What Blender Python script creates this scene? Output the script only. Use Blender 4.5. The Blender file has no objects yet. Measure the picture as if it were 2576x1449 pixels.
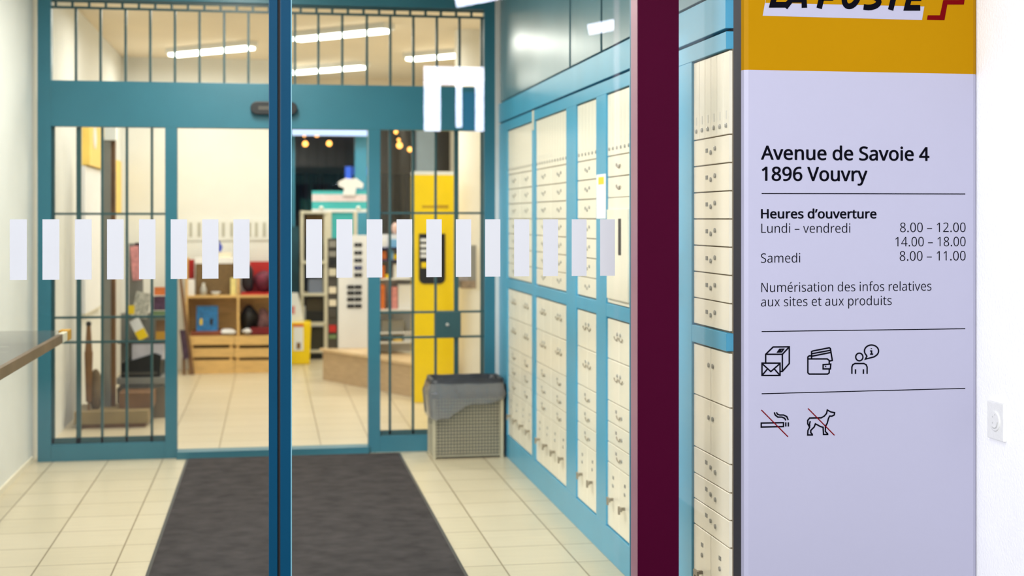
import bpy, bmesh, math, random, json
from mathutils import Vector, Matrix
random.seed(7)
S = bpy.context.scene
COL = S.collection

# ------------------------------------------------------------------ camera
FPX, W_PX, H_PX, EYE, VH, CX = 3500.0, 2576.0, 1449.0, 1.5, 550.0, 1288.0
YAW = math.atan2(608.0, FPX)
SN, CS = math.sin(YAW), math.cos(YAW)
cam_d = bpy.data.cameras.new('camera')
cam_d.sensor_width = 36.0
cam_d.lens = 36.0 * FPX / W_PX
cam_d.shift_y = (VH - H_PX / 2) / W_PX
cam_d.clip_start = 0.05
cam_d.clip_end = 200
cam_d.dof.use_dof = True
cam_d.dof.focus_distance = 4.2
cam_d.dof.aperture_fstop = 2.9
cam = bpy.data.objects.new('camera', cam_d)
COL.objects.link(cam)
cam.location = (0, 0, EYE)
cam.rotation_euler = (math.pi / 2, 0, -YAW)
S.camera = cam

# ------------------------------------------------------------------ look
S.view_settings.view_transform = 'Standard'
S.view_settings.look = 'None'
S.view_settings.exposure = 0.0
S.view_settings.gamma = 1.0
S.view_settings.use_curve_mapping = False
S.cycles.max_bounces = 10
S.cycles.transparent_max_bounces = 24
S.cycles.sample_clamp_indirect = 6.0
S.cycles.use_denoising = True

wd = bpy.data.worlds.new('night_sky')
S.world = wd
wd.use_nodes = True
bg = wd.node_tree.nodes['Background']
bg.inputs[0].default_value = (0.20, 0.32, 0.62, 1)
bg.inputs[1].default_value = 0.10

def area(name, loc, rot, sx, sy, power, col):
    d = bpy.data.lights.new(name, 'AREA')
    d.shape = 'RECTANGLE'
    d.size, d.size_y, d.energy, d.color = sx, sy, power, col
    o = bpy.data.objects.new(name, d)
    COL.objects.link(o)
    o.location, o.rotation_euler = loc, rot
    return o

WARM = (1.0, 0.94, 0.85)
COOL = (0.95, 0.96, 1.0)
# added lamp under the porch ceiling, unseen, lights sign and facade
area('porch_fill', (0.2, 2.4, 2.93), (0, 0, 0), 1.6, 0.5, 40, COOL)
# added frontal fill for sign and porch wall, behind the camera, left
area('facade_fill', (-3.7, -3.6, 2.9), (math.radians(80), 0, math.radians(-37)), 1.0, 0.6, 770, COOL)
# ceiling lamps of the entrance hall
area('hall_light', (-0.2, 5.6, 3.02), (0, 0, 0), 0.16, 1.25, 54, WARM)
area('hall_light', (-0.2, 7.6, 3.02), (0, 0, 0), 0.16, 1.25, 54, WARM)
# ceiling lamps of the shop, plus two added fill lights out of view
SHOP_LAMPS = [(-0.54, 13.1), (0.58, 11.75), (0.575, 14.55), (1.56, 13.2)]
for lx, ly in SHOP_LAMPS + [(-0.54, 10.4), (1.7, 10.3)]:
    area('shop_light', (lx, ly, 3.0), (0, 0, math.radians(-44)), 1.05, 0.16, 22.5, WARM)

# ------------------------------------------------------------------ helpers
def lin(c):
    def f(v):
        v /= 255.0
        return v / 12.92 if v <= 0.04045 else ((v + 0.055) / 1.055) ** 2.4
    return (f(c[0]), f(c[1]), f(c[2]), 1.0)

MATS = {}
def mat(name, rgb, rough=0.5, metal=0.0, var=0.05, scale=6.0, bump=0.0, bscale=60.0, spec=0.5, stretch=None, coat=0.0):
    if name in MATS:
        return MATS[name]
    m = bpy.data.materials.new(name)
    m.use_nodes = True
    nt = m.node_tree
    b = nt.nodes['Principled BSDF']
    tc = nt.nodes.new('ShaderNodeTexCoord')
    mp = nt.nodes.new('ShaderNodeMapping')
    if stretch:
        mp.inputs['Scale'].default_value = stretch
    nt.links.new(tc.outputs['Object'], mp.inputs['Vector'])
    nz = nt.nodes.new('ShaderNodeTexNoise')
    nz.inputs['Scale'].default_value = scale
    nz.inputs['Detail'].default_value = 4
    nt.links.new(mp.outputs[0], nz.inputs['Vector'])
    rp = nt.nodes.new('ShaderNodeValToRGB')
    c = lin(rgb)
    rp.color_ramp.elements[0].position = 0.3
    rp.color_ramp.elements[1].position = 0.7
    rp.color_ramp.elements[0].color = (c[0] * (1 - var), c[1] * (1 - var), c[2] * (1 - var), 1)
    rp.color_ramp.elements[1].color = (min(1, c[0] * (1 + var)), min(1, c[1] * (1 + var)), min(1, c[2] * (1 + var)), 1)
    nt.links.new(nz.outputs['Fac'], rp.inputs['Fac'])
    nt.links.new(rp.outputs['Color'], b.inputs['Base Color'])
    b.inputs['Roughness'].default_value = rough
    b.inputs['Metallic'].default_value = metal
    b.inputs['Specular IOR Level'].default_value = spec
    b.inputs['Coat Weight'].default_value = coat
    if bump:
        n2 = nt.nodes.new('ShaderNodeTexNoise')
        n2.inputs['Scale'].default_value = bscale
        n2.inputs['Detail'].default_value = 5
        nt.links.new(mp.outputs[0], n2.inputs['Vector'])
        bp = nt.nodes.new('ShaderNodeBump')
        bp.inputs['Strength'].default_value = bump
        bp.inputs['Distance'].default_value = 0.01
        nt.links.new(n2.outputs['Fac'], bp.inputs['Height'])
        nt.links.new(bp.outputs[0], b.inputs['Normal'])
    MATS[name] = m
    return m

def emit(name, rgb, strength):
    m = bpy.data.materials.new(name)
    m.use_nodes = True
    nt = m.node_tree
    nt.nodes.clear()
    e = nt.nodes.new('ShaderNodeEmission')
    e.inputs[0].default_value = lin(rgb)
    e.inputs[1].default_value = strength
    o = nt.nodes.new('ShaderNodeOutputMaterial')
    nt.links.new(e.outputs[0], o.inputs[0])
    return m

def glass(name, tint, ior=1.5, tintfac=0.0, tcol=(0.5, 0.5, 0.5, 1)):
    """clear sheet: see-through with a Fresnel reflection, optionally partly milky"""
    m = bpy.data.materials.new(name)
    m.use_nodes = True
    nt = m.node_tree
    nt.nodes.clear()
    t = nt.nodes.new('ShaderNodeBsdfTransparent')
    t.inputs[0].default_value = tint
    g = nt.nodes.new('ShaderNodeBsdfGlossy')
    g.inputs['Roughness'].default_value = 0.0
    fr = nt.nodes.new('ShaderNodeFresnel')
    fr.inputs[0].default_value = ior
    mx = nt.nodes.new('ShaderNodeMixShader')
    nt.links.new(fr.outputs[0], mx.inputs[0])
    src = t
    if tintfac:
        d = nt.nodes.new('ShaderNodeBsdfDiffuse')
        d.inputs[0].default_value = tcol
        m2 = nt.nodes.new('ShaderNodeMixShader')
        m2.inputs[0].default_value = tintfac
        nt.links.new(t.outputs[0], m2.inputs[1])
        nt.links.new(d.outputs[0], m2.inputs[2])
        src = m2
    nt.links.new(src.outputs[0], mx.inputs[1])
    nt.links.new(g.outputs[0], mx.inputs[2])
    o = nt.nodes.new('ShaderNodeOutputMaterial')
    nt.links.new(mx.outputs[0], o.inputs[0])
    MATS[name] = m
    return m

class MB:
    """collects shapes into one mesh"""
    def __init__(self):
        self.bm = bmesh.new()
    def box(self, x0, x1, y0, y1, z0, z1, M=None):
        vs = [self.bm.verts.new((x, y, z)) for x in (x0, x1) for y in (y0, y1) for z in (z0, z1)]
        for f in ((0, 1, 3, 2), (4, 6, 7, 5), (0, 4, 5, 1), (2, 3, 7, 6), (0, 2, 6, 4), (1, 5, 7, 3)):
            self.bm.faces.new([vs[i] for i in f])
        if M is not None:
            bmesh.ops.transform(self.bm, matrix=M, verts=vs)
        return vs
    def prism(self, pts, axis, a0, a1):
        """extrude a 2-D outline along an axis ('x': pts=(y,z), 'y': pts=(x,z), 'z': pts=(x,y))"""
        def v(p, a):
            return {'x': (a, p[0], p[1]), 'y': (p[0], a, p[1]), 'z': (p[0], p[1], a)}[axis]
        A = [self.bm.verts.new(v(p, a0)) for p in pts]
        B = [self.bm.verts.new(v(p, a1)) for p in pts]
        n = len(pts)
        self.bm.faces.new(A)
        self.bm.faces.new(B[::-1])
        for i in range(n):
            self.bm.faces.new([A[i], B[i], B[(i + 1) % n], A[(i + 1) % n]])
        return A + B
    def tube(self, p0, p1, r, n=10, r1=None):
        p0, p1 = Vector(p0), Vector(p1)
        d = (p1 - p0)
        q = d.to_track_quat('Z', 'Y').to_matrix()
        r1 = r if r1 is None else r1
        A, B = [], []
        for i in range(n):
            a = 2 * math.pi * i / n
            o = q @ Vector((math.cos(a), math.sin(a), 0))
            A.append(self.bm.verts.new(p0 + o * r))
            B.append(self.bm.verts.new(p1 + o * r1))
        self.bm.faces.new(A[::-1])
        self.bm.faces.new(B)
        for i in range(n):
            self.bm.faces.new([A[i], A[(i + 1) % n], B[(i + 1) % n], B[i]])
    def path(self, pts, r, n=8):
        for a, b in zip(pts, pts[1:]):
            self.tube(a, b, r, n)
    def lathe(self, c, prof, n=20, axis='z'):
        rings = []
        for (r, h) in prof:
            ring = []
            for i in range(n):
                a = 2 * math.pi * i / n
                p = (r * math.cos(a), r * math.sin(a), h)
                if axis == 'y':
                    p = (p[0], h, p[1])
                elif axis == 'x':
                    p = (h, p[0], p[1])
                ring.append(self.bm.verts.new((c[0] + p[0], c[1] + p[1], c[2] + p[2])))
            rings.append(ring)
        for A, B in zip(rings, rings[1:]):
            for i in range(n):
                self.bm.faces.new([A[i], A[(i + 1) % n], B[(i + 1) % n], B[i]])
        self.bm.faces.new(rings[0][::-1])
        self.bm.faces.new(rings[-1])
    def blob(self, c, sx, sy, sz, seed=0, amp=0.12, sub=2):
        r = bmesh.ops.create_icosphere(self.bm, subdivisions=sub, radius=1.0)
        rnd = random.Random(seed)
        ph = [rnd.uniform(0, 6) for _ in range(6)]
        for v in r['verts']:
            p = v.co
            k = 1 + amp * (math.sin(3 * p.x + ph[0]) + math.sin(4 * p.y + ph[1]) + math.sin(5 * p.z + ph[2])) / 2
            v.co = Vector((c[0] + p.x * sx * k, c[1] + p.y * sy * k, c[2] + p.z * sz * k))
    def build(self, name, m, parent=None, bevel=0.0, smooth=False, local=False, segs=2):
        bmesh.ops.recalc_face_normals(self.bm, faces=self.bm.faces)
        if bevel:
            es = [e for e in self.bm.edges if len(e.link_faces) == 2 and e.calc_face_angle(0) > 0.5]
            bmesh.ops.bevel(self.bm, geom=es, offset=bevel, segments=segs, profile=0.7, affect='EDGES')
        if parent is not None and not local:
            top = parent
            off = Vector((0, 0, 0))
            while top is not None:
                off += top.location
                top = top.parent
            bmesh.ops.translate(self.bm, vec=-off, verts=self.bm.verts)
        me = bpy.data.meshes.new(name)
        self.bm.to_mesh(me)
        self.bm.free()
        me.materials.append(m)
        if smooth:
            me.polygons.foreach_set('use_smooth', [True] * len(me.polygons))
        o = bpy.data.objects.new(name, me)
        COL.objects.link(o)
        o.parent = parent
        return o

def bx(x0, x1, y0, y1, z0, z1):
    m = MB()
    m.box(min(x0, x1), max(x0, x1), min(y0, y1), max(y0, y1), min(z0, z1), max(z0, z1))
    return m

def tag(o, label=None, cat=None, group=None, kind=None):
    if label: o['label'] = label
    if cat: o['category'] = cat
    if group: o['group'] = group
    if kind: o['kind'] = kind
    return o

def thing(name, label, cat, loc=(0, 0, 0), group=None, rz=0.0, kind=None):
    o = bpy.data.objects.new(name, None)
    o.empty_display_size = 0.1
    COL.objects.link(o)
    o.location = loc
    o.rotation_euler = (0, 0, rz)
    return tag(o, label, cat, group, kind)

def struct(name, mb, m, label, cat, **k):
    return tag(mb.build(name, m, **k), label, cat, kind='structure')

def PX(u, Y):
    """X on the frontal plane Y that the photograph shows in column u"""
    k = (u - CX) / FPX
    return (Y * SN + k * Y * CS) / (CS - k * SN)
def PZ(u, v, Y):
    return EYE - (v - VH) / FPX * (PX(u, Y) * SN + Y * CS)
def P(u, v, Y):
    return (PX(u, Y), Y, PZ(u, v, Y))
def WXY(u, zc):
    k = (u - CX) / FPX
    return (k * zc * CS + zc * SN, zc * CS - k * zc * SN)
def fbox(u0, u1, v0, v1, Y, d, z0=None):
    """box whose front face on plane Y covers the given columns and rows of the photograph; d = its real depth"""
    um = (u0 + u1) / 2
    za, zb = PZ(um, v1, Y), PZ(um, v0, Y)
    if z0 is not None: za = z0
    return bx(PX(u0, Y), PX(u1, Y), Y, Y + d, za, zb)

# ------------------------------------------------------------------ materials
M_white = mat('white_plaster', (230, 230, 226), 0.8, bump=0.15, bscale=90, var=0.02)
M_rough = mat('white_roughcast', (250, 250, 250), 0.9, bump=0.2, bscale=110, var=0.02)
M_cream = mat('cream_plaster', (232, 222, 200), 0.8, var=0.03)
M_ceil = mat('ceiling_paint', (238, 224, 200), 0.9, var=0.03, scale=2)
M_teal = mat('frame_paint_midlit', (44, 112, 132), 0.38, var=0.05, scale=3)  # same paint as door and box frame; its dimmer light is in the colour
M_bar = mat('dark_teal_paint', (38, 76, 80), 0.42, var=0.06)
M_blue = mat('frame_paint_backlit', (0, 60, 88), 0.42, spec=0.12, var=0.05, scale=3)  # same paint again, darkened in the colour because the stile stands backlit
M_gasket = mat('black_rubber', (8, 10, 16), 0.7)
M_frame = mat('frame_paint_brightlit', (74, 160, 196), 0.32, var=0.05, scale=3)  # same paint again, lightened in the colour for the brighter light here
M_box = mat('cream_enamel', (240, 232, 214), 0.24, var=0.025, scale=3)
M_gap = mat('dark_gap', (128, 114, 92), 0.8)
M_maroon = mat('maroon_paint', (60, 0, 30), 0.45, var=0.04, scale=3, spec=0.06)
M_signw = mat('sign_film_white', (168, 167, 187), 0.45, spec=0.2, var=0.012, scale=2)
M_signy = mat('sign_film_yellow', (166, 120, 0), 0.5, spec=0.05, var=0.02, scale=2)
M_signs = mat('sign_side_dark', (32, 34, 50), 0.6)
M_ink = mat('black_ink', (4, 4, 14), 0.7, spec=0.05)
M_inkred = mat('red_ink', (104, 0, 6), 0.6, spec=0.05)
M_stick = mat('frosted_white_film', (190, 191, 194), 0.7, var=0.01, spec=0.2)
M_chrome = mat('dull_chrome', (176, 174, 168), 0.35, metal=0.5)
M_dark = mat('dark_grey_metal', (84, 80, 74), 0.45, metal=0.3)
M_black = mat('black_plastic', (22, 22, 24), 0.45)
M_bronze = mat('brown_edging', (104, 82, 62), 0.4, var=0.3, scale=5)
M_gold = mat('ochre_plastic', (188, 138, 24), 0.5)
M_yellow = mat('yellow_plastic', (248, 212, 4), 0.35, var=0.03)
M_yellow2 = mat('pale_yellow_print', (252, 214, 110), 0.5, var=0.06)
M_wood = mat('pine_wood', (222, 182, 116), 0.55, var=0.16, scale=8, stretch=(1, 1, 9))
M_wood2 = mat('light_oak', (190, 164, 130), 0.5, var=0.12, scale=7, stretch=(1, 1, 10))
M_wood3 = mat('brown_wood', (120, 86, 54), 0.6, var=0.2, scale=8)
M_grey = mat('grey_laminate', (140, 138, 132), 0.5, var=0.05)
M_paper = mat('white_paper', (238, 238, 240), 0.7, var=0.03)
M_beige = mat('beige_metal', (214, 208, 188), 0.45, var=0.04)
M_turq = mat('turquoise_card', (70, 190, 196), 0.5, var=0.05)
M_red = mat('red_plastic', (190, 36, 30), 0.45, var=0.1)
M_navy = mat('navy_plastic', (34, 44, 100), 0.45, var=0.1)
M_bluep = mat('blue_print', (30, 120, 190), 0.45, var=0.35, scale=30)
M_orange = mat('orange_print', (226, 120, 50), 0.5, var=0.2, scale=20)
M_pink = mat('pink_print', (224, 150, 150), 0.5, var=0.3, scale=30)
M_wicker = mat('brown_wicker', (116, 92, 56), 0.7, var=0.3, scale=50, bump=0.5)
M_green = mat('green_print', (110, 134, 90), 0.5, var=0.3, scale=20)
G_door = glass('door_glass', (0.955, 0.985, 0.985, 1))
G_side = glass('side_glass', (0.985, 0.995, 1.0, 1))
G_shelf = glass('smoked_glass', (0.80, 0.80, 0.80, 1), tintfac=0.22, tcol=(0.42, 0.42, 0.40, 1))
G_film = glass('clear_bag_film', (0.80, 0.80, 0.80, 1), tintfac=0.4, tcol=(0.34, 0.34, 0.35, 1))
E_tube = emit('lamp_white', (255, 250, 235), 9.0)
E_cool = emit('lamp_cool', (226, 230, 255), 26.0)
E_strip = emit('tube_cool', (205, 222, 255), 1.6)
E_warm = emit('bulb_warm', (255, 170, 80), 6.0)
E_bluesign = emit('blue_lit_letters', (90, 130, 255), 1.0)

def tile_mat():
    m = bpy.data.materials.new('floor_tiles')
    m.use_nodes = True
    nt = m.node_tree
    b = nt.nodes['Principled BSDF']
    tc = nt.nodes.new('ShaderNodeTexCoord')
    br = nt.nodes.new('ShaderNodeTexBrick')
    br.offset = 0.0
    br.inputs['Scale'].default_value = 1.0
    br.inputs['Brick Width'].default_value = 0.33
    br.inputs['Row Height'].default_value = 0.33
    br.inputs['Mortar Size'].default_value = 0.004
    br.inputs['Mortar Smooth'].default_value = 0.2
    br.inputs['Color1'].default_value = lin((224, 210, 182))
    br.inputs['Color2'].default_value = lin((217, 203, 173))
    br.inputs['Mortar'].default_value = lin((150, 132, 100))
    nt.links.new(tc.outputs['Object'], br.inputs['Vector'])
    nz = nt.nodes.new('ShaderNodeTexNoise')
    nz.inputs['Scale'].default_value = 7
    nz.inputs['Detail'].default_value = 6
    mp = nt.nodes.new('ShaderNodeMapping')
    mp.inputs['Scale'].default_value = (0.5, 6, 1)
    nt.links.new(tc.outputs['Object'], mp.inputs['Vector'])
    nt.links.new(mp.outputs[0], nz.inputs['Vector'])
    mx = nt.nodes.new('ShaderNodeMix')
    mx.data_type = 'RGBA'
    mx.blend_type = 'MULTIPLY'
    mx.inputs['Factor'].default_value = 0.22
    nt.links.new(br.outputs['Color'], mx.inputs['A'])
    nt.links.new(nz.outputs['Fac'], mx.inputs['B'])
    nt.links.new(mx.outputs['Result'], b.inputs['Base Color'])
    b.inputs['Roughness'].default_value = 0.32
    return m
M_tile = tile_mat()
M_mat = mat('charcoal_carpet', (72, 66, 66), 0.95, var=0.28, scale=9, bump=0.8, bscale=400, spec=0.1)
M_ground = mat('grey_paving', (110, 108, 106), 0.9, var=0.15, scale=3)

YD = 4.2           # plane of the sliding doors
XL, XR = -1.45, 1.478   # side walls of the hall
YP = 8.97          # plane of the grille partition
CEIL = 3.1
YB, YB2 = 14.2, 16.0   # back walls of the shop
# ------------------------------------------------------------------ room shell
struct('floor', bx(-3, 7, 4.1, 16.3, -0.12, 0), M_tile, 'cream square tiled floor of the hall and shop', 'floor')
struct('ground', bx(-8, 9, -14, 4.1, -0.12, 0), M_ground, 'grey paving outside the sliding doors', 'ground')
struct('wall_left', bx(XL - 0.15, XL, 4.3, YB + 0.1, 0, CEIL), M_white, 'white wall along the left side of hall and shop', 'wall')
struct('wall_right', bx(XR + 0.06, XR + 0.2, 4.36, YP + 0.1, 0, CEIL), M_white, 'white wall behind the post office boxes', 'wall')
struct('ceiling', bx(-1.6, 7, 4.3, 16.3, CEIL, CEIL + 0.1), M_ceil, 'pale beige ceiling over hall and shop', 'ceiling')
struct('wall_back', bx(XL - 0.15, PX(729, YB), YB, YB + 0.12, 0, CEIL), M_white, 'white back wall behind the wooden crates', 'wall')
XB = PX(729, YB)
struct('wall_back_side', bx(XB - 0.12, XB, YB + 0.12, YB2, 0, CEIL), M_white, 'white return wall beside the dark shop window', 'wall')
struct('wall_shop_right', bx(2.05, 2.2, YP + 0.1, YB2, 0, CEIL), M_cream, 'cream wall on the right side of the shop', 'wall')
struct('wall_shop_near', bx(XR + 0.2, 2.2, YP, YP + 0.1, 0, CEIL), M_cream, 'cream wall closing the shop beside the grille partition', 'wall')
# facade
struct('wall_front', bx(1.50, 2.35, 4.16, 4.34, 0, 3.0), M_rough, 'white roughcast facade behind the yellow and white sign', 'wall')
struct('wall_porch', bx(2.162, 2.4, 0.8, 4.16, 0, 3.0), M_rough, 'white roughcast porch wall right of the sign', 'wall')
struct('wall_front_left', bx(-2.6, -1.16, 4.1, 4.34, 0, 3.0), M_rough, 'white facade left of the sliding doors', 'wall')
struct('wall_porch_left', bx(-2.6, -2.4, 0.8, 4.1, 0, 3.0), M_rough, 'white porch wall on the left side', 'wall')
struct('wall_lintel', bx(-1.16, 1.50, 4.06, 4.34, 2.32, 3.0), M_rough, 'white lintel above the sliding doors', 'wall')
struct('ceiling_porch', bx(-2.6, 2.4, 0.8, 4.34, 3.0, 3.1), M_rough, 'white porch ceiling', 'ceiling')
# white edge strip between partition and post boxes
struct('trim_1', bx(PX(1246, 8.93), PX(1270, 8.93), 8.93, YP + 0.05, 0.03, CEIL), mat('grey_white_plaster', (208, 208, 208), 0.8), 'narrow white wall strip between teal grille and post boxes', 'trim')
struct('baseboard_left', bx(XL, XL + 0.012, 4.36, 8.95, 0, 0.035), M_cream, 'low cream skirting along the left white wall', 'baseboard')

# ------------------------------------------------------------------ sliding doors
M_edge = mat('pale_cyan_highlight', (112, 160, 172), 0.35)  # bright highlight along the glass edge, put into a pale colour
def door_leaf(name, label, x0, x1, stile, stickers):
    r = thing(name, label, 'sliding door', ((x0 + x1) / 2, YD, 0), kind='structure')
    s0, s1, g0, g1 = stile
    bx(s0, s1, YD - 0.02, YD + 0.02, 0.01, 2.30).build('stile', M_blue, r, bevel=0.002)
    bx(g0, g1, YD - 0.012, YD + 0.012, 0.01, 2.30).build('rubber_seal', M_gasket, r)
    a, b = (x0, s0) if s0 > (x0 + x1) / 2 else (s1, x1)
    bx(a, b, YD - 0.02, YD + 0.02, 0.01, 0.09).build('bottom_rail', M_blue, r)
    bx(a, b, YD - 0.02, YD + 0.02, 2.22, 2.30).build('top_rail', M_blue, r)
    bx(a, b, YD - 0.005, YD + 0.005, 0.09, 2.22).build('glass_pane', G_door, r)
    if s0 < (x0 + x1) / 2:
        bx(a, a + 0.0035, YD - 0.021, YD - 0.005, 0.09, 2.22).build('glass_edge', M_edge, r)
        bx(b - 0.003, b + 0.001, YD - 0.007, YD + 0.007, 0.09, 2.22).build('glass_edge', M_teal, r)
    me = None
    for xc in stickers:
        if me is None:
            st = bx(xc - 0.0235, xc + 0.0235, YD - 0.0062, YD - 0.0055, 1.323, 1.498).build('safety_sticker', M_stick, r)
            me, base = st, xc
        else:
            c = me.copy()
            COL.objects.link(c)
            c.location.x += xc - base
    return r
xs0, xs1, xg0, xg1 = PX(676, YD), PX(731, YD), PX(698, YD), PX(705, YD)
door_leaf('door_1', 'left glass sliding door leaf with eight white sticker bars', -1.13, xs0, (xs0, xg0, xg0, (xg0 + xg1) / 2),
          [PX(47 + 0, YD) + 0.0902 * i for i in range(8)])
door_leaf('door_2', 'right glass sliding door leaf with eleven white sticker bars', xs1, PX(1588, YD), (xg1, xs1, (xg0 + xg1) / 2, xg1),
          [PX(790, YD) + 0.09 * i for i in range(11)])
# small lit edge of the right pane
# maroon post and side pane
mp_ = thing('door_post', 'glossy maroon square post between sliding door and side pane', 'post', (PX(1656, 4.05), 4.09, 0))
bx(PX(1605, 4.05), PX(1708, 4.05), 4.05, 4.13, 0, 2.32).build('post_body', M_maroon, mp_, bevel=0.002)
bx(PX(1605, 4.05) - 0.0015, PX(1605, 4.05), 4.055, 4.128, 0, 2.32).build('left_strip', mat('rosy_strip', (168, 120, 132), 0.4, metal=0.3), mp_)  # thin rosy strip over the left face of the post
bx(1.15, PX(1708, 4.05) - 0.02, 4.13, 4.27, 0, 2.32).build('rear_profile', M_teal, mp_)
w1 = thing('window_1', 'narrow clear side pane between maroon post and sign', 'window', (1.32, YD, 0), kind='structure')
bx(PX(1708, 4.05) - 0.005, 1.50, YD - 0.004, YD + 0.004, 0.02, 2.32).build('glass_pane', G_side, w1)
bx(PX(1708, 4.05) - 0.005, 1.50, YD - 0.02, YD + 0.02, 0, 0.05).build('sill', M_blue, w1)

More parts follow.
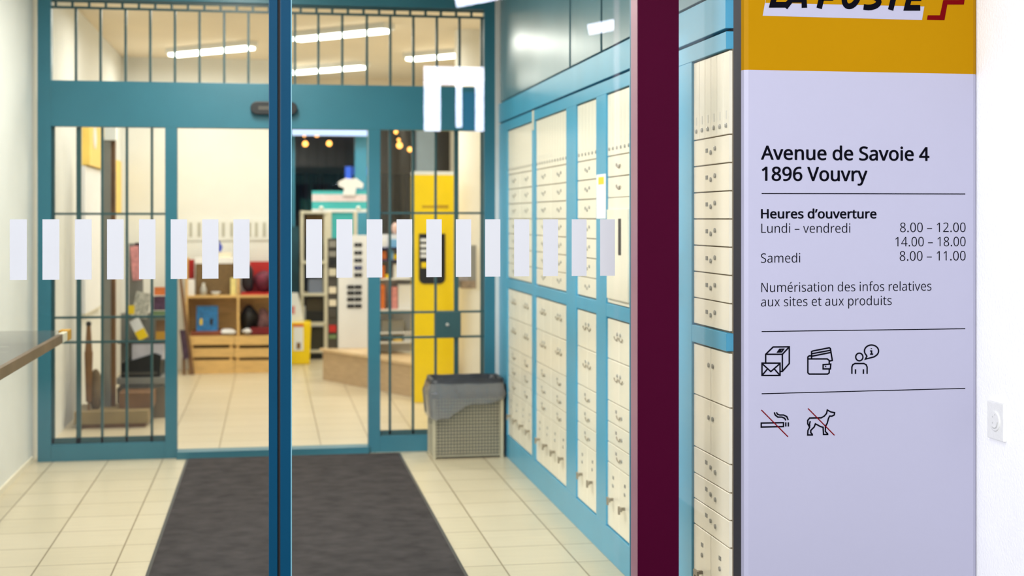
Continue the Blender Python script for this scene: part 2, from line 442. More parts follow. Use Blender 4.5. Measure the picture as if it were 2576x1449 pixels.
# ------------------------------------------------------------------ sign
YS = 4.0
GL = json.loads(r'''{" ":[209,[]],".":[215,[[58,43,59,61,64,75,72,85,82,92,94,96,107,97,120,96,132,92,142,85,151,75,156,61,157,43,156,26,151,12,142,2,132,-6,120,-10,107,-11,94,-10,82,-6,72,2,64,12,59,26]]],"0":[458,[[419,287,418,242,415,201,409,163,401,128,390,97,376,70,359,47,339,27,316,12,290,1,261,-6,229,-8,188,-4,153,8,122,27,97,54,76,88,60,129,48,176,42,229,39,287,41,346,48,399,58,446,73,486,93,520,119,547,149,566,186,578,229,581,269,578,304,566,335,547,361,520,382,486,399,446,410,399,417,346],[110,287,111,238,115,194,121,156,131,125,143,98,159,78,178,64,202,55,229,52,256,55,279,64,298,78,314,98,326,124,336,156,343,194,347,238,348,287,347,336,343,380,336,417,326,449,314,475,298,495,279,510,256,518,229,521,202,518,178,510,159,495,143,475,131,449,121,417,115,380,111,336]]],"1":[458,[[285,0,216,0,216,400,216,439,217,470,219,499,211,491,203,483,196,477,169,455,108,405,71,452,226,573,285,573]]],"2":[458,[[417,0,38,0,38,59,188,210,216,238,240,264,261,287,280,309,295,331,306,353,315,376,320,399,322,424,318,453,309,477,294,496,273,510,249,518,221,520,194,519,169,514,147,506,126,495,104,482,83,466,45,513,60,526,77,537,94,548,113,557,132,565,153,572,174,577,197,580,221,581,255,579,285,572,313,562,336,548,356,531,372,510,384,485,391,458,394,428,392,399,386,371,375,344,361,318,344,292,324,267,301,241,275,214,247,185,128,67,128,64,417,64]]],"4":[458,[[443,130,359,130,359,0,291,0,291,130,17,130,17,190,286,576,359,576,359,193,443,193],[291,374,291,412,293,444,294,474,295,500,292,500,287,490,282,479,276,468,270,456,263,446,257,438,86,193,291,193]]],"6":[458,[[44,245,45,278,47,310,51,342,57,374,64,404,75,433,87,461,103,486,121,510,143,530,168,548,196,562,228,572,265,578,306,581,318,580,330,580,344,579,356,578,368,576,377,573,377,513,367,516,356,519,344,520,332,522,320,523,308,523,273,521,242,515,216,504,193,491,173,474,158,454,145,431,134,407,127,380,121,352,117,322,115,291,119,291,128,303,138,315,150,326,163,335,178,343,194,350,213,355,233,357,255,358,287,356,316,349,342,338,365,322,384,303,400,279,412,251,419,220,421,184,419,147,411,112,399,82,382,55,361,33,336,15,307,2,275,-5,239,-8,212,-6,187,-1,163,7,140,19,119,35,101,54,84,76,70,103,59,133,51,166,46,204],[238,51,270,55,297,66,320,84,337,109,348,143,351,184,348,218,339,247,324,271,302,289,274,300,241,303,217,301,195,296,175,287,157,276,143,263,131,248,122,232,117,215,115,198,116,181,119,163,123,146,129,129,137,114,146,99,158,85,170,74,185,64,201,57,219,53]]],"8":[458,[[229,581,261,579,291,574,318,565,341,553,362,538,378,519,390,497,398,472,400,443,399,421,394,401,385,383,374,367,361,352,346,338,329,325,310,314,291,303,314,291,335,279,355,265,373,250,389,234,401,216,411,196,417,173,419,148,416,118,408,90,395,65,378,44,356,26,330,11,300,1,267,-6,231,-8,192,-6,157,0,126,10,100,24,78,42,61,63,49,87,42,115,39,146,41,171,47,194,56,214,68,232,82,249,99,264,118,277,138,289,158,299,140,310,123,322,107,336,93,350,81,366,71,383,64,401,59,422,58,444,60,472,68,497,80,518,97,537,117,552,141,565,168,573,197,579],[108,145,112,119,121,96,138,76,161,60,192,51,229,48,265,51,295,60,319,76,336,96,346,120,350,148,348,166,343,182,335,197,324,211,310,223,293,235,274,246,253,256,229,265,217,270,194,260,174,249,157,237,142,225,130,212,121,197,114,182,110,164],[228,524,200,521,176,514,155,502,139,486,130,466,127,441,128,422,133,406,141,391,151,379,164,367,179,357,195,348,213,339,232,330,250,339,267,348,282,357,296,367,307,379,317,392,325,406,329,423,330,441,327,466,318,486,302,502,282,514,257,521]]],"9":[458,[[417,328,416,295,414,263,410,231,405,199,397,168,387,139,374,112,358,86,340,63,318,42,293,25,265,11,232,0,195,-6,154,-8,143,-8,130,-7,117,-6,103,-4,92,-2,82,0,82,60,92,57,103,55,115,53,128,51,140,50,152,50,188,52,218,58,245,68,268,82,287,99,303,118,316,141,327,165,334,192,340,221,344,250,346,281,341,281,332,269,322,258,310,247,297,238,282,230,266,223,247,218,227,215,204,214,173,216,144,223,118,235,95,250,76,270,61,294,49,321,42,352,40,387,43,426,50,460,63,491,80,517,101,540,127,557,156,570,188,578,223,581,250,579,275,574,299,565,322,553,342,537,361,518,377,495,391,469,402,439,410,406,415,369],[223,521,192,518,165,507,142,488,124,463,113,429,110,388,113,354,122,325,137,301,158,284,186,273,220,269,244,271,266,276,286,285,304,296,318,310,330,325,339,341,344,358,346,374,345,392,342,409,338,426,332,443,324,459,315,474,304,487,291,499,277,508,260,516,242,520]]],"A":[512,[[437,0,368,177,141,177,73,0,0,0,224,575,289,575,512,0],[282,415,274,438,263,473,255,500,247,468,238,438,230,415,165,241,346,241]]],"E":[446,[[398,0,78,0,78,573,398,573,398,509,150,509,150,330,383,330,383,268,150,268,150,63,398,63]]],"H":[594,[[516,0,443,0,443,267,150,267,150,0,78,0,78,573,150,573,150,330,443,330,443,573,516,573]]],"L":[420,[[78,0,78,573,150,573,150,64,400,64,400,0]]],"N":[609,[[532,0,447,0,141,476,138,476,139,462,140,448,141,432,143,378,144,359,144,340,144,320,144,0,78,0,78,573,161,573,467,99,470,99,468,137,466,193,465,213,464,232,464,249,464,573,532,573]]],"O":[626,[[577,287,576,244,570,204,561,166,547,132,531,101,510,73,486,49,459,29,428,13,393,1,355,-6,314,-8,271,-6,232,1,196,13,165,29,138,49,114,73,94,101,78,132,65,167,56,204,51,245,49,288,52,344,62,396,78,442,100,482,130,517,166,545,208,565,258,577,314,581,369,577,417,565,459,545,495,517,524,483,547,442,564,396,574,344],[125,287,127,241,134,200,145,163,161,131,182,104,207,83,238,67,273,58,314,55,354,58,390,67,420,83,445,104,465,131,481,163,492,200,499,241,501,287,496,354,481,411,456,457,421,491,373,511,314,518,274,515,238,506,207,490,182,469,161,443,145,411,134,374,127,333]]],"P":[485,[[229,573,297,568,352,553,393,528,421,495,439,454,444,404,443,381,439,358,433,336,423,316,411,296,395,278,375,262,351,249,324,238,292,230,256,225,216,223,150,223,150,0,78,0,78,573],[223,511,150,511,150,285,208,285,242,286,272,290,298,296,320,306,338,318,352,334,362,352,368,375,370,401,366,435,354,462,334,484,306,499,269,508]]],"S":[440,[[403,153,400,121,392,92,378,66,359,44,335,26,307,11,274,1,238,-6,198,-8,177,-8,157,-7,137,-5,118,-2,100,1,83,4,68,9,54,14,41,19,41,88,62,80,86,72,113,65,142,59,171,56,201,55,228,56,252,60,273,66,290,74,305,85,316,98,324,113,329,129,330,147,329,164,325,180,318,194,308,207,295,218,277,230,255,241,228,252,196,265,172,274,151,284,131,294,114,305,98,317,85,330,74,344,65,359,57,375,52,393,49,413,48,435,51,464,58,490,71,513,89,533,110,550,136,563,165,573,197,579,231,581,262,580,290,577,318,572,343,565,367,558,389,549,366,487,346,495,325,502,302,508,278,513,254,516,229,517,207,516,187,513,169,507,155,499,142,489,133,478,126,464,122,450,121,434,122,416,126,400,133,386,143,373,156,362,172,351,193,341,217,330,246,318,278,306,307,293,332,279,353,264,371,247,385,228,395,206,401,181]]],"T":[446,[[259,0,187,0,187,509,8,509,8,573,437,573,437,509,259,509]]],"V":[481,[[481,573,277,0,204,0,0,573,75,573,204,205,210,190,215,175,220,160,231,119,235,106,238,93,241,80,243,93,246,106,250,119,253,133,257,147,262,161,277,207,405,573]]],"a":[450,[[231,437,279,433,318,422,347,403,368,375,381,338,385,293,385,0,334,0,320,61,317,61,304,46,292,33,279,22,265,13,250,5,234,-1,216,-5,195,-7,172,-8,148,-7,124,-2,103,6,84,16,68,30,55,48,45,68,39,92,37,119,43,159,59,192,87,219,127,238,179,251,243,257,316,259,316,285,313,317,306,342,293,359,275,371,253,378,227,380,205,379,183,376,163,370,143,363,124,355,106,347,84,400,104,410,126,419,151,426,177,432,204,436],[252,208,204,203,167,195,141,182,124,165,113,144,110,119,112,97,120,79,132,66,148,56,167,51,188,49,223,52,253,62,279,79,299,103,311,134,315,172,315,210]]],"d":[493,[[221,-8,171,-2,128,17,92,48,65,91,49,146,44,214,49,282,66,338,93,381,128,413,171,432,221,438,243,437,262,434,280,429,296,423,310,416,323,407,335,397,345,386,354,374,359,374,356,405,355,418,355,429,354,438,354,609,425,609,425,0,368,0,358,58,354,58,345,46,335,35,323,24,310,15,296,7,279,1,262,-4,242,-7],[232,51,273,55,305,67,328,88,343,117,352,154,355,200,355,213,352,263,343,304,329,336,306,360,274,375,231,379,196,374,168,359,146,334,130,300,120,260,117,213,120,165,130,125,146,93,168,69,197,55]]],"e":[452,[[234,438,269,435,301,427,329,414,354,396,374,373,390,346,402,315,409,281,411,244,411,201,117,201,122,157,134,119,154,90,181,69,215,56,254,52,280,53,305,56,327,60,348,66,370,73,392,82,392,20,370,11,349,4,327,-1,304,-5,279,-7,251,-8,212,-5,176,3,143,17,114,36,90,61,70,91,56,126,47,167,44,212,47,257,55,297,68,333,86,364,108,390,134,411,164,426,198,435],[233,380,202,377,175,366,154,348,137,323,125,293,119,257,338,257,336,281,333,302,326,322,318,338,306,353,292,364,276,373,256,378]]],"f":[276,[[266,375,158,375,158,0,87,0,87,375,12,375,12,408,87,432,87,457,89,492,95,522,104,547,116,568,132,585,152,597,174,606,199,612,227,613,244,613,259,612,274,609,287,606,300,603,310,599,292,544,283,546,273,549,262,552,251,554,239,555,228,556,206,553,189,545,175,532,166,513,160,489,158,458,158,430,266,430]]],"i":[207,[[139,430,139,0,68,0,68,430],[104,591,115,590,124,586,133,580,140,572,144,560,145,546,144,532,140,521,133,512,124,506,115,502,104,501,93,502,83,506,75,512,68,521,64,532,63,546,64,560,68,572,75,580,83,586,93,590]]],"l":[207,[[139,0,68,0,68,609,139,609]]],"m":[749,[[540,438,584,434,621,421,649,401,669,371,681,330,685,280,685,0,615,0,615,277,613,308,606,333,594,353,577,367,555,376,528,379,490,374,460,362,438,342,423,315,414,280,411,237,411,0,342,0,342,277,341,298,337,317,332,333,325,347,315,359,303,367,289,374,272,377,253,379,227,377,204,370,185,360,170,347,158,329,150,308,144,283,140,255,139,223,139,0,68,0,68,430,125,430,136,371,140,371,149,385,160,398,173,409,186,418,201,425,217,431,233,435,249,437,266,438,298,436,325,430,349,420,369,406,386,388,398,366,402,366,418,388,438,406,461,420,486,430,512,436]]],"n":[495,[[275,438,322,434,361,421,391,401,413,371,426,330,431,280,431,0,361,0,361,275,358,307,351,333,338,353,319,367,295,376,265,379,222,374,189,361,166,338,151,308,142,269,139,223,139,0,68,0,68,430,125,430,136,371,140,371,150,385,162,398,175,409,190,418,206,425,222,431,239,435,257,437]]],"o":[485,[[442,216,440,181,436,150,428,121,417,95,404,71,388,51,369,33,348,18,324,7,299,-1,271,-6,241,-8,214,-6,188,-1,163,7,140,18,119,33,100,51,84,71,70,95,59,121,51,150,46,181,44,216,47,261,55,301,68,336,87,367,110,392,137,412,169,426,204,435,244,438,281,435,316,426,347,412,374,392,398,367,417,336,431,301,439,261],[117,216,119,184,123,154,130,128,141,105,155,86,172,71,192,59,216,53,243,51,270,53,294,59,314,71,331,86,345,105,356,128,363,154,367,184,369,216,367,248,363,277,355,303,345,325,331,344,314,359,294,370,270,376,242,379,202,374,171,359,147,335,130,303,120,263]]],"p":[493,[[273,438,322,432,365,413,401,383,428,339,444,284,449,216,447,170,439,129,427,93,410,62,390,37,365,17,337,3,306,-5,272,-8,251,-7,231,-4,213,1,197,7,182,15,170,24,158,33,148,44,139,55,134,55,137,20,138,7,139,-5,139,-16,139,-192,68,-192,68,430,126,430,136,371,139,371,148,383,158,394,170,405,182,414,197,422,213,429,231,434,251,437],[260,379,233,377,210,371,190,362,174,349,161,333,152,313,145,289,141,261,139,229,139,216,140,182,144,152,150,126,159,103,172,85,188,70,208,59,233,53,261,51,286,53,308,60,326,72,341,88,354,108,364,131,371,157,375,186,376,217,373,262,363,302,348,334,325,359,296,374]]],"r":[331,[[269,438,295,437,304,436,312,435,319,433,310,368,287,372,279,373,271,374,264,374,248,373,232,369,217,363,202,355,189,346,176,334,166,321,156,305,149,289,143,270,140,251,139,229,139,0,68,0,68,430,126,430,134,351,137,351,147,367,158,381,170,395,183,407,198,418,214,426,231,433,249,437]]],"s":[384,[[348,119,346,92,339,69,327,49,311,32,292,18,268,6,241,-2,210,-6,176,-8,148,-7,122,-5,99,-1,78,5,59,11,42,19,42,83,60,75,81,67,104,60,128,54,153,50,178,49,211,51,236,57,256,66,269,79,277,94,280,112,279,123,276,132,271,141,264,150,253,158,239,167,222,176,200,185,174,196,148,206,124,217,103,228,84,239,69,252,57,266,48,283,43,302,41,324,46,358,61,386,85,408,118,425,157,435,202,438,228,437,252,434,275,430,298,424,319,417,339,409,315,353,297,360,278,366,258,372,238,377,218,379,197,380,171,379,149,374,131,366,118,356,111,343,108,328,109,317,113,307,119,298,127,290,139,282,154,274,172,266,193,256,219,246,245,236,268,226,289,215,306,203,321,191,333,176,341,159,346,140]]],"t":[289,[[212,50,222,50,233,51,245,53,255,54,264,56,272,59,272,5,263,1,253,-2,240,-4,226,-6,213,-8,200,-8,178,-7,157,-3,138,4,120,13,104,27,91,44,82,66,76,93,74,125,74,375,13,375,13,409,75,437,103,528,144,528,144,430,269,430,269,375,144,375,144,127,146,103,153,83,163,69,177,58,193,52]]],"u":[495,[[427,430,427,0,370,0,359,57,356,57,346,43,334,31,321,20,306,11,290,4,273,-1,256,-5,238,-7,220,-8,187,-6,159,-1,134,8,112,21,95,38,81,59,71,85,65,114,63,148,63,430,135,430,135,153,137,122,145,96,158,76,176,62,200,53,230,51,260,53,285,59,306,69,323,82,336,100,345,121,352,146,356,175,357,206,357,430]]],"v":[407,[[163,0,0,430,75,430,167,176,180,137,185,123,189,109,193,96,197,83,199,72,201,63,204,63,207,72,210,84,214,96,218,110,222,124,227,138,241,176,332,430,407,430,244,0]]],"x":[424,[[170,220,22,430,102,430,213,268,322,430,402,430,253,220,410,0,330,0,213,172,94,0,14,0]]],"y":[409,[[1,430,76,430,169,185,184,144,188,130,193,117,196,105,200,92,203,80,205,68,209,68,212,83,217,100,224,121,231,142,238,164,245,186,333,430,409,430,224,-59,213,-85,201,-108,188,-130,173,-148,157,-164,138,-176,117,-185,94,-191,67,-192,55,-192,44,-192,34,-190,9,-186,9,-130,30,-133,38,-134,47,-135,56,-135,72,-134,86,-131,99,-126,110,-118,121,-110,130,-99,138,-87,145,-73,152,-59,174,-2]]],"\u00e9":[452,[[234,438,269,435,301,427,329,414,354,396,374,373,390,346,402,315,409,281,411,244,411,201,117,201,122,157,134,119,154,90,181,69,215,56,254,52,280,53,305,56,327,60,348,66,370,73,392,82,392,20,370,11,349,4,327,-1,304,-5,279,-7,251,-8,212,-5,176,3,143,17,114,36,90,61,70,91,56,126,47,167,44,212,47,257,55,297,68,333,86,364,108,390,134,411,164,426,198,435],[233,380,202,377,175,366,154,348,137,323,125,293,119,257,338,257,336,281,333,302,326,322,318,338,306,353,292,364,276,373,256,378],[347,606,342,598,335,589,326,579,317,568,307,557,296,546,285,534,274,523,263,513,253,503,242,494,233,486,186,486,186,496,194,506,203,518,212,532,221,546,231,560,240,575,248,589,256,602,262,614,347,614]]],"\u2013":[401,[[32,184,32,246,369,246,369,184]]],"\u2019":[140,[[131,564,125,545,119,524,112,503,105,481,96,459,88,437,79,416,70,396,62,376,10,376,21,424,25,441,29,459,32,476,42,527,50,573,125,573]]]}''')
def text_mesh(body, x0, x1, z0, cap, weight, y, shear=0.0, capref=None):
    """flat lettering on the plane y, fitted between x0 and x1, baseline z0, cap height cap"""
    pen, segs = 0, []
    for ch in body:
        adv, sp = GL[ch]
        for s in sp:
            segs.append([(s[i] + pen, s[i + 1]) for i in range(0, len(s), 2)])
        pen += adv
    xs = [p[0] for s in segs for p in s]
    lo, hi = min(xs), max(xs)
    H = max(p[1] for s in GL['L'][1] for p in [(s[i], s[i + 1]) for i in range(0, len(s), 2)])
    kx, kz = (x1 - x0) / (hi - lo), cap / H
    cu = bpy.data.curves.new('lettering', 'CURVE')
    cu.dimensions = '2D'
    cu.fill_mode = 'BOTH'
    cu.extrude = 0.0002
    cu.offset = min(weight, 0.0)
    for s in segs:
        sp = cu.splines.new('POLY')
        sp.points.add(len(s) - 1)
        for q, (px, pz) in zip(sp.points, s):
            q.co = ((px - lo) * kx + pz * kz * shear, pz * kz, 0, 1)
        sp.use_cyclic_u = True
    o = bpy.data.objects.new('lettering', cu)
    COL.objects.link(o)
    dg = bpy.context.evaluated_depsgraph_get()
    me = bpy.data.meshes.new_from_object(o.evaluated_get(dg))
    bpy.data.objects.remove(o)
    bpy.data.curves.remove(cu)
    if weight > 0:            # heavier lettering: the outline thickened all round
        b = bmesh.new()
        for i in range(8):
            t = me.copy()
            a = i * math.pi / 4
            t.transform(Matrix.Translation((weight * math.cos(a), weight * math.sin(a) * 0.8, 0.00003 * i)))
            b.from_mesh(t)
            bpy.data.meshes.remove(t)
        b.to_mesh(me)
        b.free()
    me.transform(Matrix.Translation((x0, y, z0)) @ Matrix.Rotation(math.pi / 2, 4, 'X'))
    return me

sx0, sx1 = PX(1870, YS), PX(2460, YS)
sign = thing('post_office_sign', 'tall white and yellow post office sign with address and opening hours', 'sign', ((sx0 + sx1) / 2, 4.04, 0.3))
zy = PZ(2165, 181, YS)
def front_panel(z0, z1, m, name):
    b = MB()
    e = 0.016
    b.prism([(sx0, YS + 0.02), (sx0 + 0.004, YS + 0.006), (sx0 + e, YS), (sx1 - e, YS), (sx1 - 0.004, YS + 0.006), (sx1, YS + 0.02)], 'z', z0, z1)
    return b.build(name, m, sign)
front_panel(0.30, zy, M_signw, 'white_panel')
front_panel(zy, 2.45, M_signy, 'yellow_panel')
bx(sx0 + 0.001, sx1 - 0.001, YS + 0.02, 4.095, 0.30, 2.45).build('casing', M_signs, sign, bevel=0.002)
bx(sx0 + 0.1, sx1 - 0.1, 4.095, 4.165, 0.5, 2.3).build('wall_bracket', M_signs, sign)
SO = Vector(sign.location)
def sign_text(name, body, u0, u1, vb, cap, weight, m=M_ink, shear=0.0, u_ref=None):
    z = PZ(u_ref or u0, vb, YS)
    px = (PX(u0, YS) * SN + YS * CS) / FPX
    me = text_mesh(body, PX(u0, YS), PX(u1, YS), z, cap * px, weight, YS - 0.0006, shear)
    me.transform(Matrix.Translation(-SO))
    me.materials.append(m)
    o = bpy.data.objects.new(name, me)
    COL.objects.link(o)
    o.parent = sign
    return o
sign_text('address_line', 'Avenue de Savoie 4', 1915, 2337, 401, 34, 0.0012)
sign_text('address_line', '1896 Vouvry', 1917, 2181, 454, 34, 0.0012)
sign_text('hours_heading', 'Heures d\u2019ouverture', 1915, 2204, 549, 22.5, 0.0010)
LT = -0.0003
sign_text('hours_line', 'Lundi \u2013 vendredi', 1915, 2139, 586, 23.5, LT)
sign_text('hours_line', 'Samedi', 1914, 2013, 661, 23.5, LT)
sign_text('hours_line', '8.00 \u2013 12.00', 2264, 2429, 584, 24, LT)
sign_text('hours_line', '14.00 \u2013 18.00', 2252, 2429, 620, 24, LT)
sign_text('hours_line', '8.00 \u2013 11.00', 2263, 2429, 656, 24, LT)
sign_text('info_line', 'Num\u00e9risation des infos relatives', 1915, 2343, 735, 23.5, LT)
sign_text('info_line', 'aux sites et aux produits', 1914, 2243, 771, 23.5, LT)

def sp_(u, v):
    return Vector((PX(u, YS), 0, PZ(u, v, YS)))
def stroke_mb(lines, wpx, b=None, y=YS - 0.0007):
    y0 = y
    """flat strokes on the sign face"""
    b = b or MB()
    h = wpx * (PX(2000, YS) * SN + YS * CS) / FPX / 2
    for li, ln in enumerate(lines):
        y = y0 - 0.00004 * li
        pts = [sp_(*p) for p in ln]
        closed = len(ln) > 2 and ln[0] == ln[-1]
        if closed: pts = pts[:-1]
        n = len(pts)
        L, R = [], []
        for i in range(n):
            a = pts[i - 1] if (i > 0 or closed) else None
            c = pts[(i + 1) % n] if (i < n - 1 or closed) else None
            d1 = (pts[i] - a).normalized() if a is not None else None
            d2 = (c - pts[i]).normalized() if c is not None else None
            d1, d2 = d1 or d2, d2 or d1
            t = d1 + d2
            t = t.normalized() if t.length > 1e-6 else d1
            nn = Vector((-t.z, 0, t.x))
            cosv = max(0.45, nn.dot(Vector((-d1.z, 0, d1.x))))
            L.append(pts[i] + nn * h / cosv)
            R.append(pts[i] - nn * h / cosv)
        rng = range(n) if closed else range(n - 1)
        vl = [b.bm.verts.new((p.x, y, p.z)) for p in L]
        vr = [b.bm.verts.new((p.x, y, p.z)) for p in R]
        wl = [b.bm.verts.new((p.x, y + 0.0005, p.z)) for p in L]
        wr = [b.bm.verts.new((p.x, y + 0.0005, p.z)) for p in R]
        for i in rng:
            j = (i + 1) % n
            b.bm.faces.new([vl[i], vl[j], vr[j], vr[i]])
            b.bm.faces.new([wl[i], wr[i], wr[j], wl[j]])
            b.bm.faces.new([vl[i], wl[i], wl[j], vl[j]])
            b.bm.faces.new([vr[i], vr[j], wr[j], wr[i]])
    return b
def arc(cx, cy, rx, ry, a0, a1, n=14):
    return [(cx + rx * math.cos(math.radians(a0 + (a1 - a0) * i / n)), cy + ry * math.sin(math.radians(a0 + (a1 - a0) * i / n))) for i in range(n + 1)]
for (va, vb) in ((487, 488), (834, 827), (990.5, 977)):
    stroke_mb([[(1916, va), (2428, vb)]], 2.2).build('rule_line', M_ink, sign)
K = 380 / 1966.0
def ic(pts):
    return [(1880 + x * K, 840 + y * K) for x, y in pts]
SW = 3.6
stroke_mb([ic(q) for q in (
    [(190, 380), (425, 380), (425, 540), (190, 540), (190, 380)],
    [(190, 385), (305, 490), (425, 385)], [(190, 540), (262, 455)], [(425, 540), (350, 455)],
    [(238, 380), (238, 265), (335, 170), (545, 168), (545, 385), (455, 488), (430, 488)],
    [(238, 265), (455, 265), (545, 168)], [(455, 265), (455, 488)],
    [(395, 235), (420, 200), (470, 198), (445, 233), (395, 235)], [(415, 225), (440, 208)])], SW).build('parcel_icon', M_ink, sign)
stroke_mb([ic(q) for q in (
    [(790, 325), (1040, 325), (1065, 345), (1065, 395)], [(1065, 455), (1065, 505), (1045, 522), (805, 522), (787, 505), (787, 300), (805, 285), (835, 285)],
    [(1085, 392), (985, 400), (985, 455), (1080, 455), (1085, 392)], [(1012, 422), (1026, 422)],
    [(835, 325), (835, 230), (850, 222), (1065, 180), (1080, 190), (1105, 345), (1070, 352)],
    [(835, 258), (1085, 212)], [(838, 290), (1090, 240)])], SW).build('wallet_icon', M_ink, sign)
stroke_mb([ic(q) for q in (
    arc(1457, 300, 47, 50, 0, 360, 20),
    [(1360, 520), (1360, 430), (1372, 400), (1400, 385), (1515, 385), (1545, 400), (1558, 430), (1558, 520)],
    [(1407, 460), (1407, 520)], [(1510, 460), (1510, 520)],
    [(1555, 290)] + arc(1615, 222, 92, 78, 140, 400, 20) + [(1650, 298), (1535, 328), (1555, 290)],
    [(1598, 222), (1616, 222), (1616, 262)], [(1596, 263), (1636, 263)], [(1613, 186), (1613, 196)])], SW).build('help_desk_icon', M_ink, sign)
stroke_mb([ic(q) for q in (
    [(180, 1160), (470, 1155), (470, 1205), (180, 1212), (180, 1160)], [(500, 1150), (500, 1205)], [(533, 1150), (533, 1205)],
    [(350, 1020), (362, 1055), (395, 1082), (450, 1082), (485, 1098), (500, 1125)],
    [(378, 1020), (392, 1045), (420, 1055), (470, 1055), (512, 1075), (532, 1120)])], SW).build('no_smoking_icon', M_ink, sign)
stroke_mb([ic([(182, 990), (528, 1338)])], 2.6, y=YS - 0.0012).build('red_slash', M_inkred, sign)
stroke_mb([ic([(1040, 990), (1085, 1015), (1135, 1025), (1130, 1055), (1100, 1070), (1070, 1070), (1055, 1100), (1040, 1160), (1015, 1205), (1015, 1270), (1045, 1300),
               (1045, 1308), (990, 1308), (985, 1215), (950, 1205), (905, 1180), (885, 1170), (870, 1210), (825, 1255), (825, 1285), (845, 1305), (845, 1315), (785, 1315),
               (788, 1255), (810, 1215), (785, 1170), (785, 1125), (810, 1095), (960, 1092), (1000, 1070), (1030, 1035), (1040, 990)]),
           ic([(818, 1135), (808, 1175), (812, 1205)])], SW).build('no_dogs_icon', M_ink, sign)
stroke_mb([ic([(788, 970), (1132, 1318)])], 2.6, y=YS - 0.0012).build('red_slash', M_inkred, sign)
# logo on the yellow field
K2 = 620 / 2576.0
def lg(x, y): return (1860 + x * K2, y * K2)
def poly(pts, y):
    b = MB()
    b.prism([(PX(u, YS), PZ(u, v, YS)) for u, v in pts], 'y', y, y + 0.0006)
    return b
poly([lg(243, 165), lg(330, -330), lg(2000, -330), lg(1908, 210)], YS - 0.0006).build('logo_plate', M_signw, sign)
poly([lg(270, 30), lg(330, -330), lg(2010, -330), lg(1935, 68)], YS - 0.0009).build('logo_field', M_signy, sign)
LH = 245.0
def letter(x0, w, strokes, shear=0.2):
    """bold slanted capital: strokes in a w x 1 box, pen centre lines, on the rising baseline of the sign face"""
    out = []
    for st in strokes:
        out.append([lg(x0 + fx * w + fy * LH * shear, 50 + (x0 - 312) * 0.0229 - fy * (LH - 44)) for fx, fy in st])
    return out
def ring(n=32):
    return [(0.5 + 0.5 * math.cos(2 * math.pi * i / n), 0.5 + 0.5 * math.sin(2 * math.pi * i / n)) for i in range(n)] + [(1.0, 0.5)]
LETTERS = letter(344, 150, [[(0, 1.1), (0, 0), (1.05, 0)]]) + letter(500, 185, [[(-0.1, -0.12), (0.62, 1.05), (1, -0.14)], [(0.2, 0.28), (0.9, 0.28)]]) \
    + letter(838, 150, [[(0, -0.13), (0, 1), (0.7, 1), (1, 0.85), (1, 0.6), (0.7, 0.42), (0, 0.42)]]) \
    + letter(1075, 140, [[(x, y) for x, y in ring()]]) \
    + letter(1300, 155, [[(-0.02, 0.0), (0.14, -0.02), (0.3, -0.03), (0.5, -0.02), (0.68, 0.02), (0.82, 0.08), (0.9, 0.16), (0.92, 0.26), (0.86, 0.36), (0.7, 0.45), (0.45, 0.53), (0.22, 0.62), (0.1, 0.72), (0.1, 0.84), (0.2, 0.94), (0.4, 1.0), (0.95, 0.98)]]) \
    + letter(1585, 170, [[(0, -0.13), (0, 1)], [(-0.5, 1), (0.5, 1)]]) \
    + letter(1748, 140, [[(1, 1), (0, 1), (0, 0), (1, 0)], [(0, 0.5), (0.9, 0.5)]])
stroke_mb(LETTERS, 14.5, y=YS - 0.0015).build('logo_lettering', M_ink, sign)
poly([lg(1960, 208), lg(2142, 212), lg(2172, 48), lg(2345, 48), lg(2362, -60), lg(2400, -300), lg(2330, -300), lg(2300, 0), lg(2130, 0), lg(2096, 160), lg(1968, 160)], YS - 0.0009).build('logo_mark', M_inkred, sign)
tag(sign.children[-1], 'dark red angular mark')

# ------------------------------------------------------------------ socket on the porch wall
XP = 2.162
M_lip = mat('light_grey_plastic', (196, 197, 194), 0.6)
sk = thing('wall_socket', 'white square wall socket on the porch wall right of the sign', 'socket', (XP, 3.878, 1.09))
y0_, y1_ = 3.831, 3.925
zt, zb_ = 1.5 - (1012 - 550) / 3500 * 4.19, 1.5 - (1106 - 550) / 3500 * 4.19
zm, ym = (zt + zb_) / 2, (y0_ + y1_) / 2
bx(XP - 0.012, XP, y0_, y1_, zb_, zt).build('cover_plate', M_white, sk, bevel=0.003)
m = MB(); m.lathe((XP - 0.012, ym, zm), [(0.030, 0.0), (0.030, -0.003), (0.028, -0.004), (0.010, -0.004)], 28, 'x'); m.build('dial_ring', M_white, sk)
m = MB()
for i in range(12):
    a0, a1 = math.radians(180 + 10 * i), math.radians(190 + 10 * i)
    m.tube((XP - 0.0165, ym + 0.021 * math.cos(a0), zm + 0.021 * math.sin(a0)), (XP - 0.016, ym + 0.021 * math.cos(a1), zm + 0.021 * math.sin(a1)), 0.002, 6)
m.build('curved_lip', M_lip, sk)
for dy, dz in ((0.008, 0.012), (0.008, -0.006), (-0.006, 0.02)):
    m = MB(); m.tube((XP - 0.0125, ym + dy, zm + dz), (XP - 0.0165, ym + dy, zm + dz), 0.0028, 8); m.build('pin_hole', M_lip, sk)
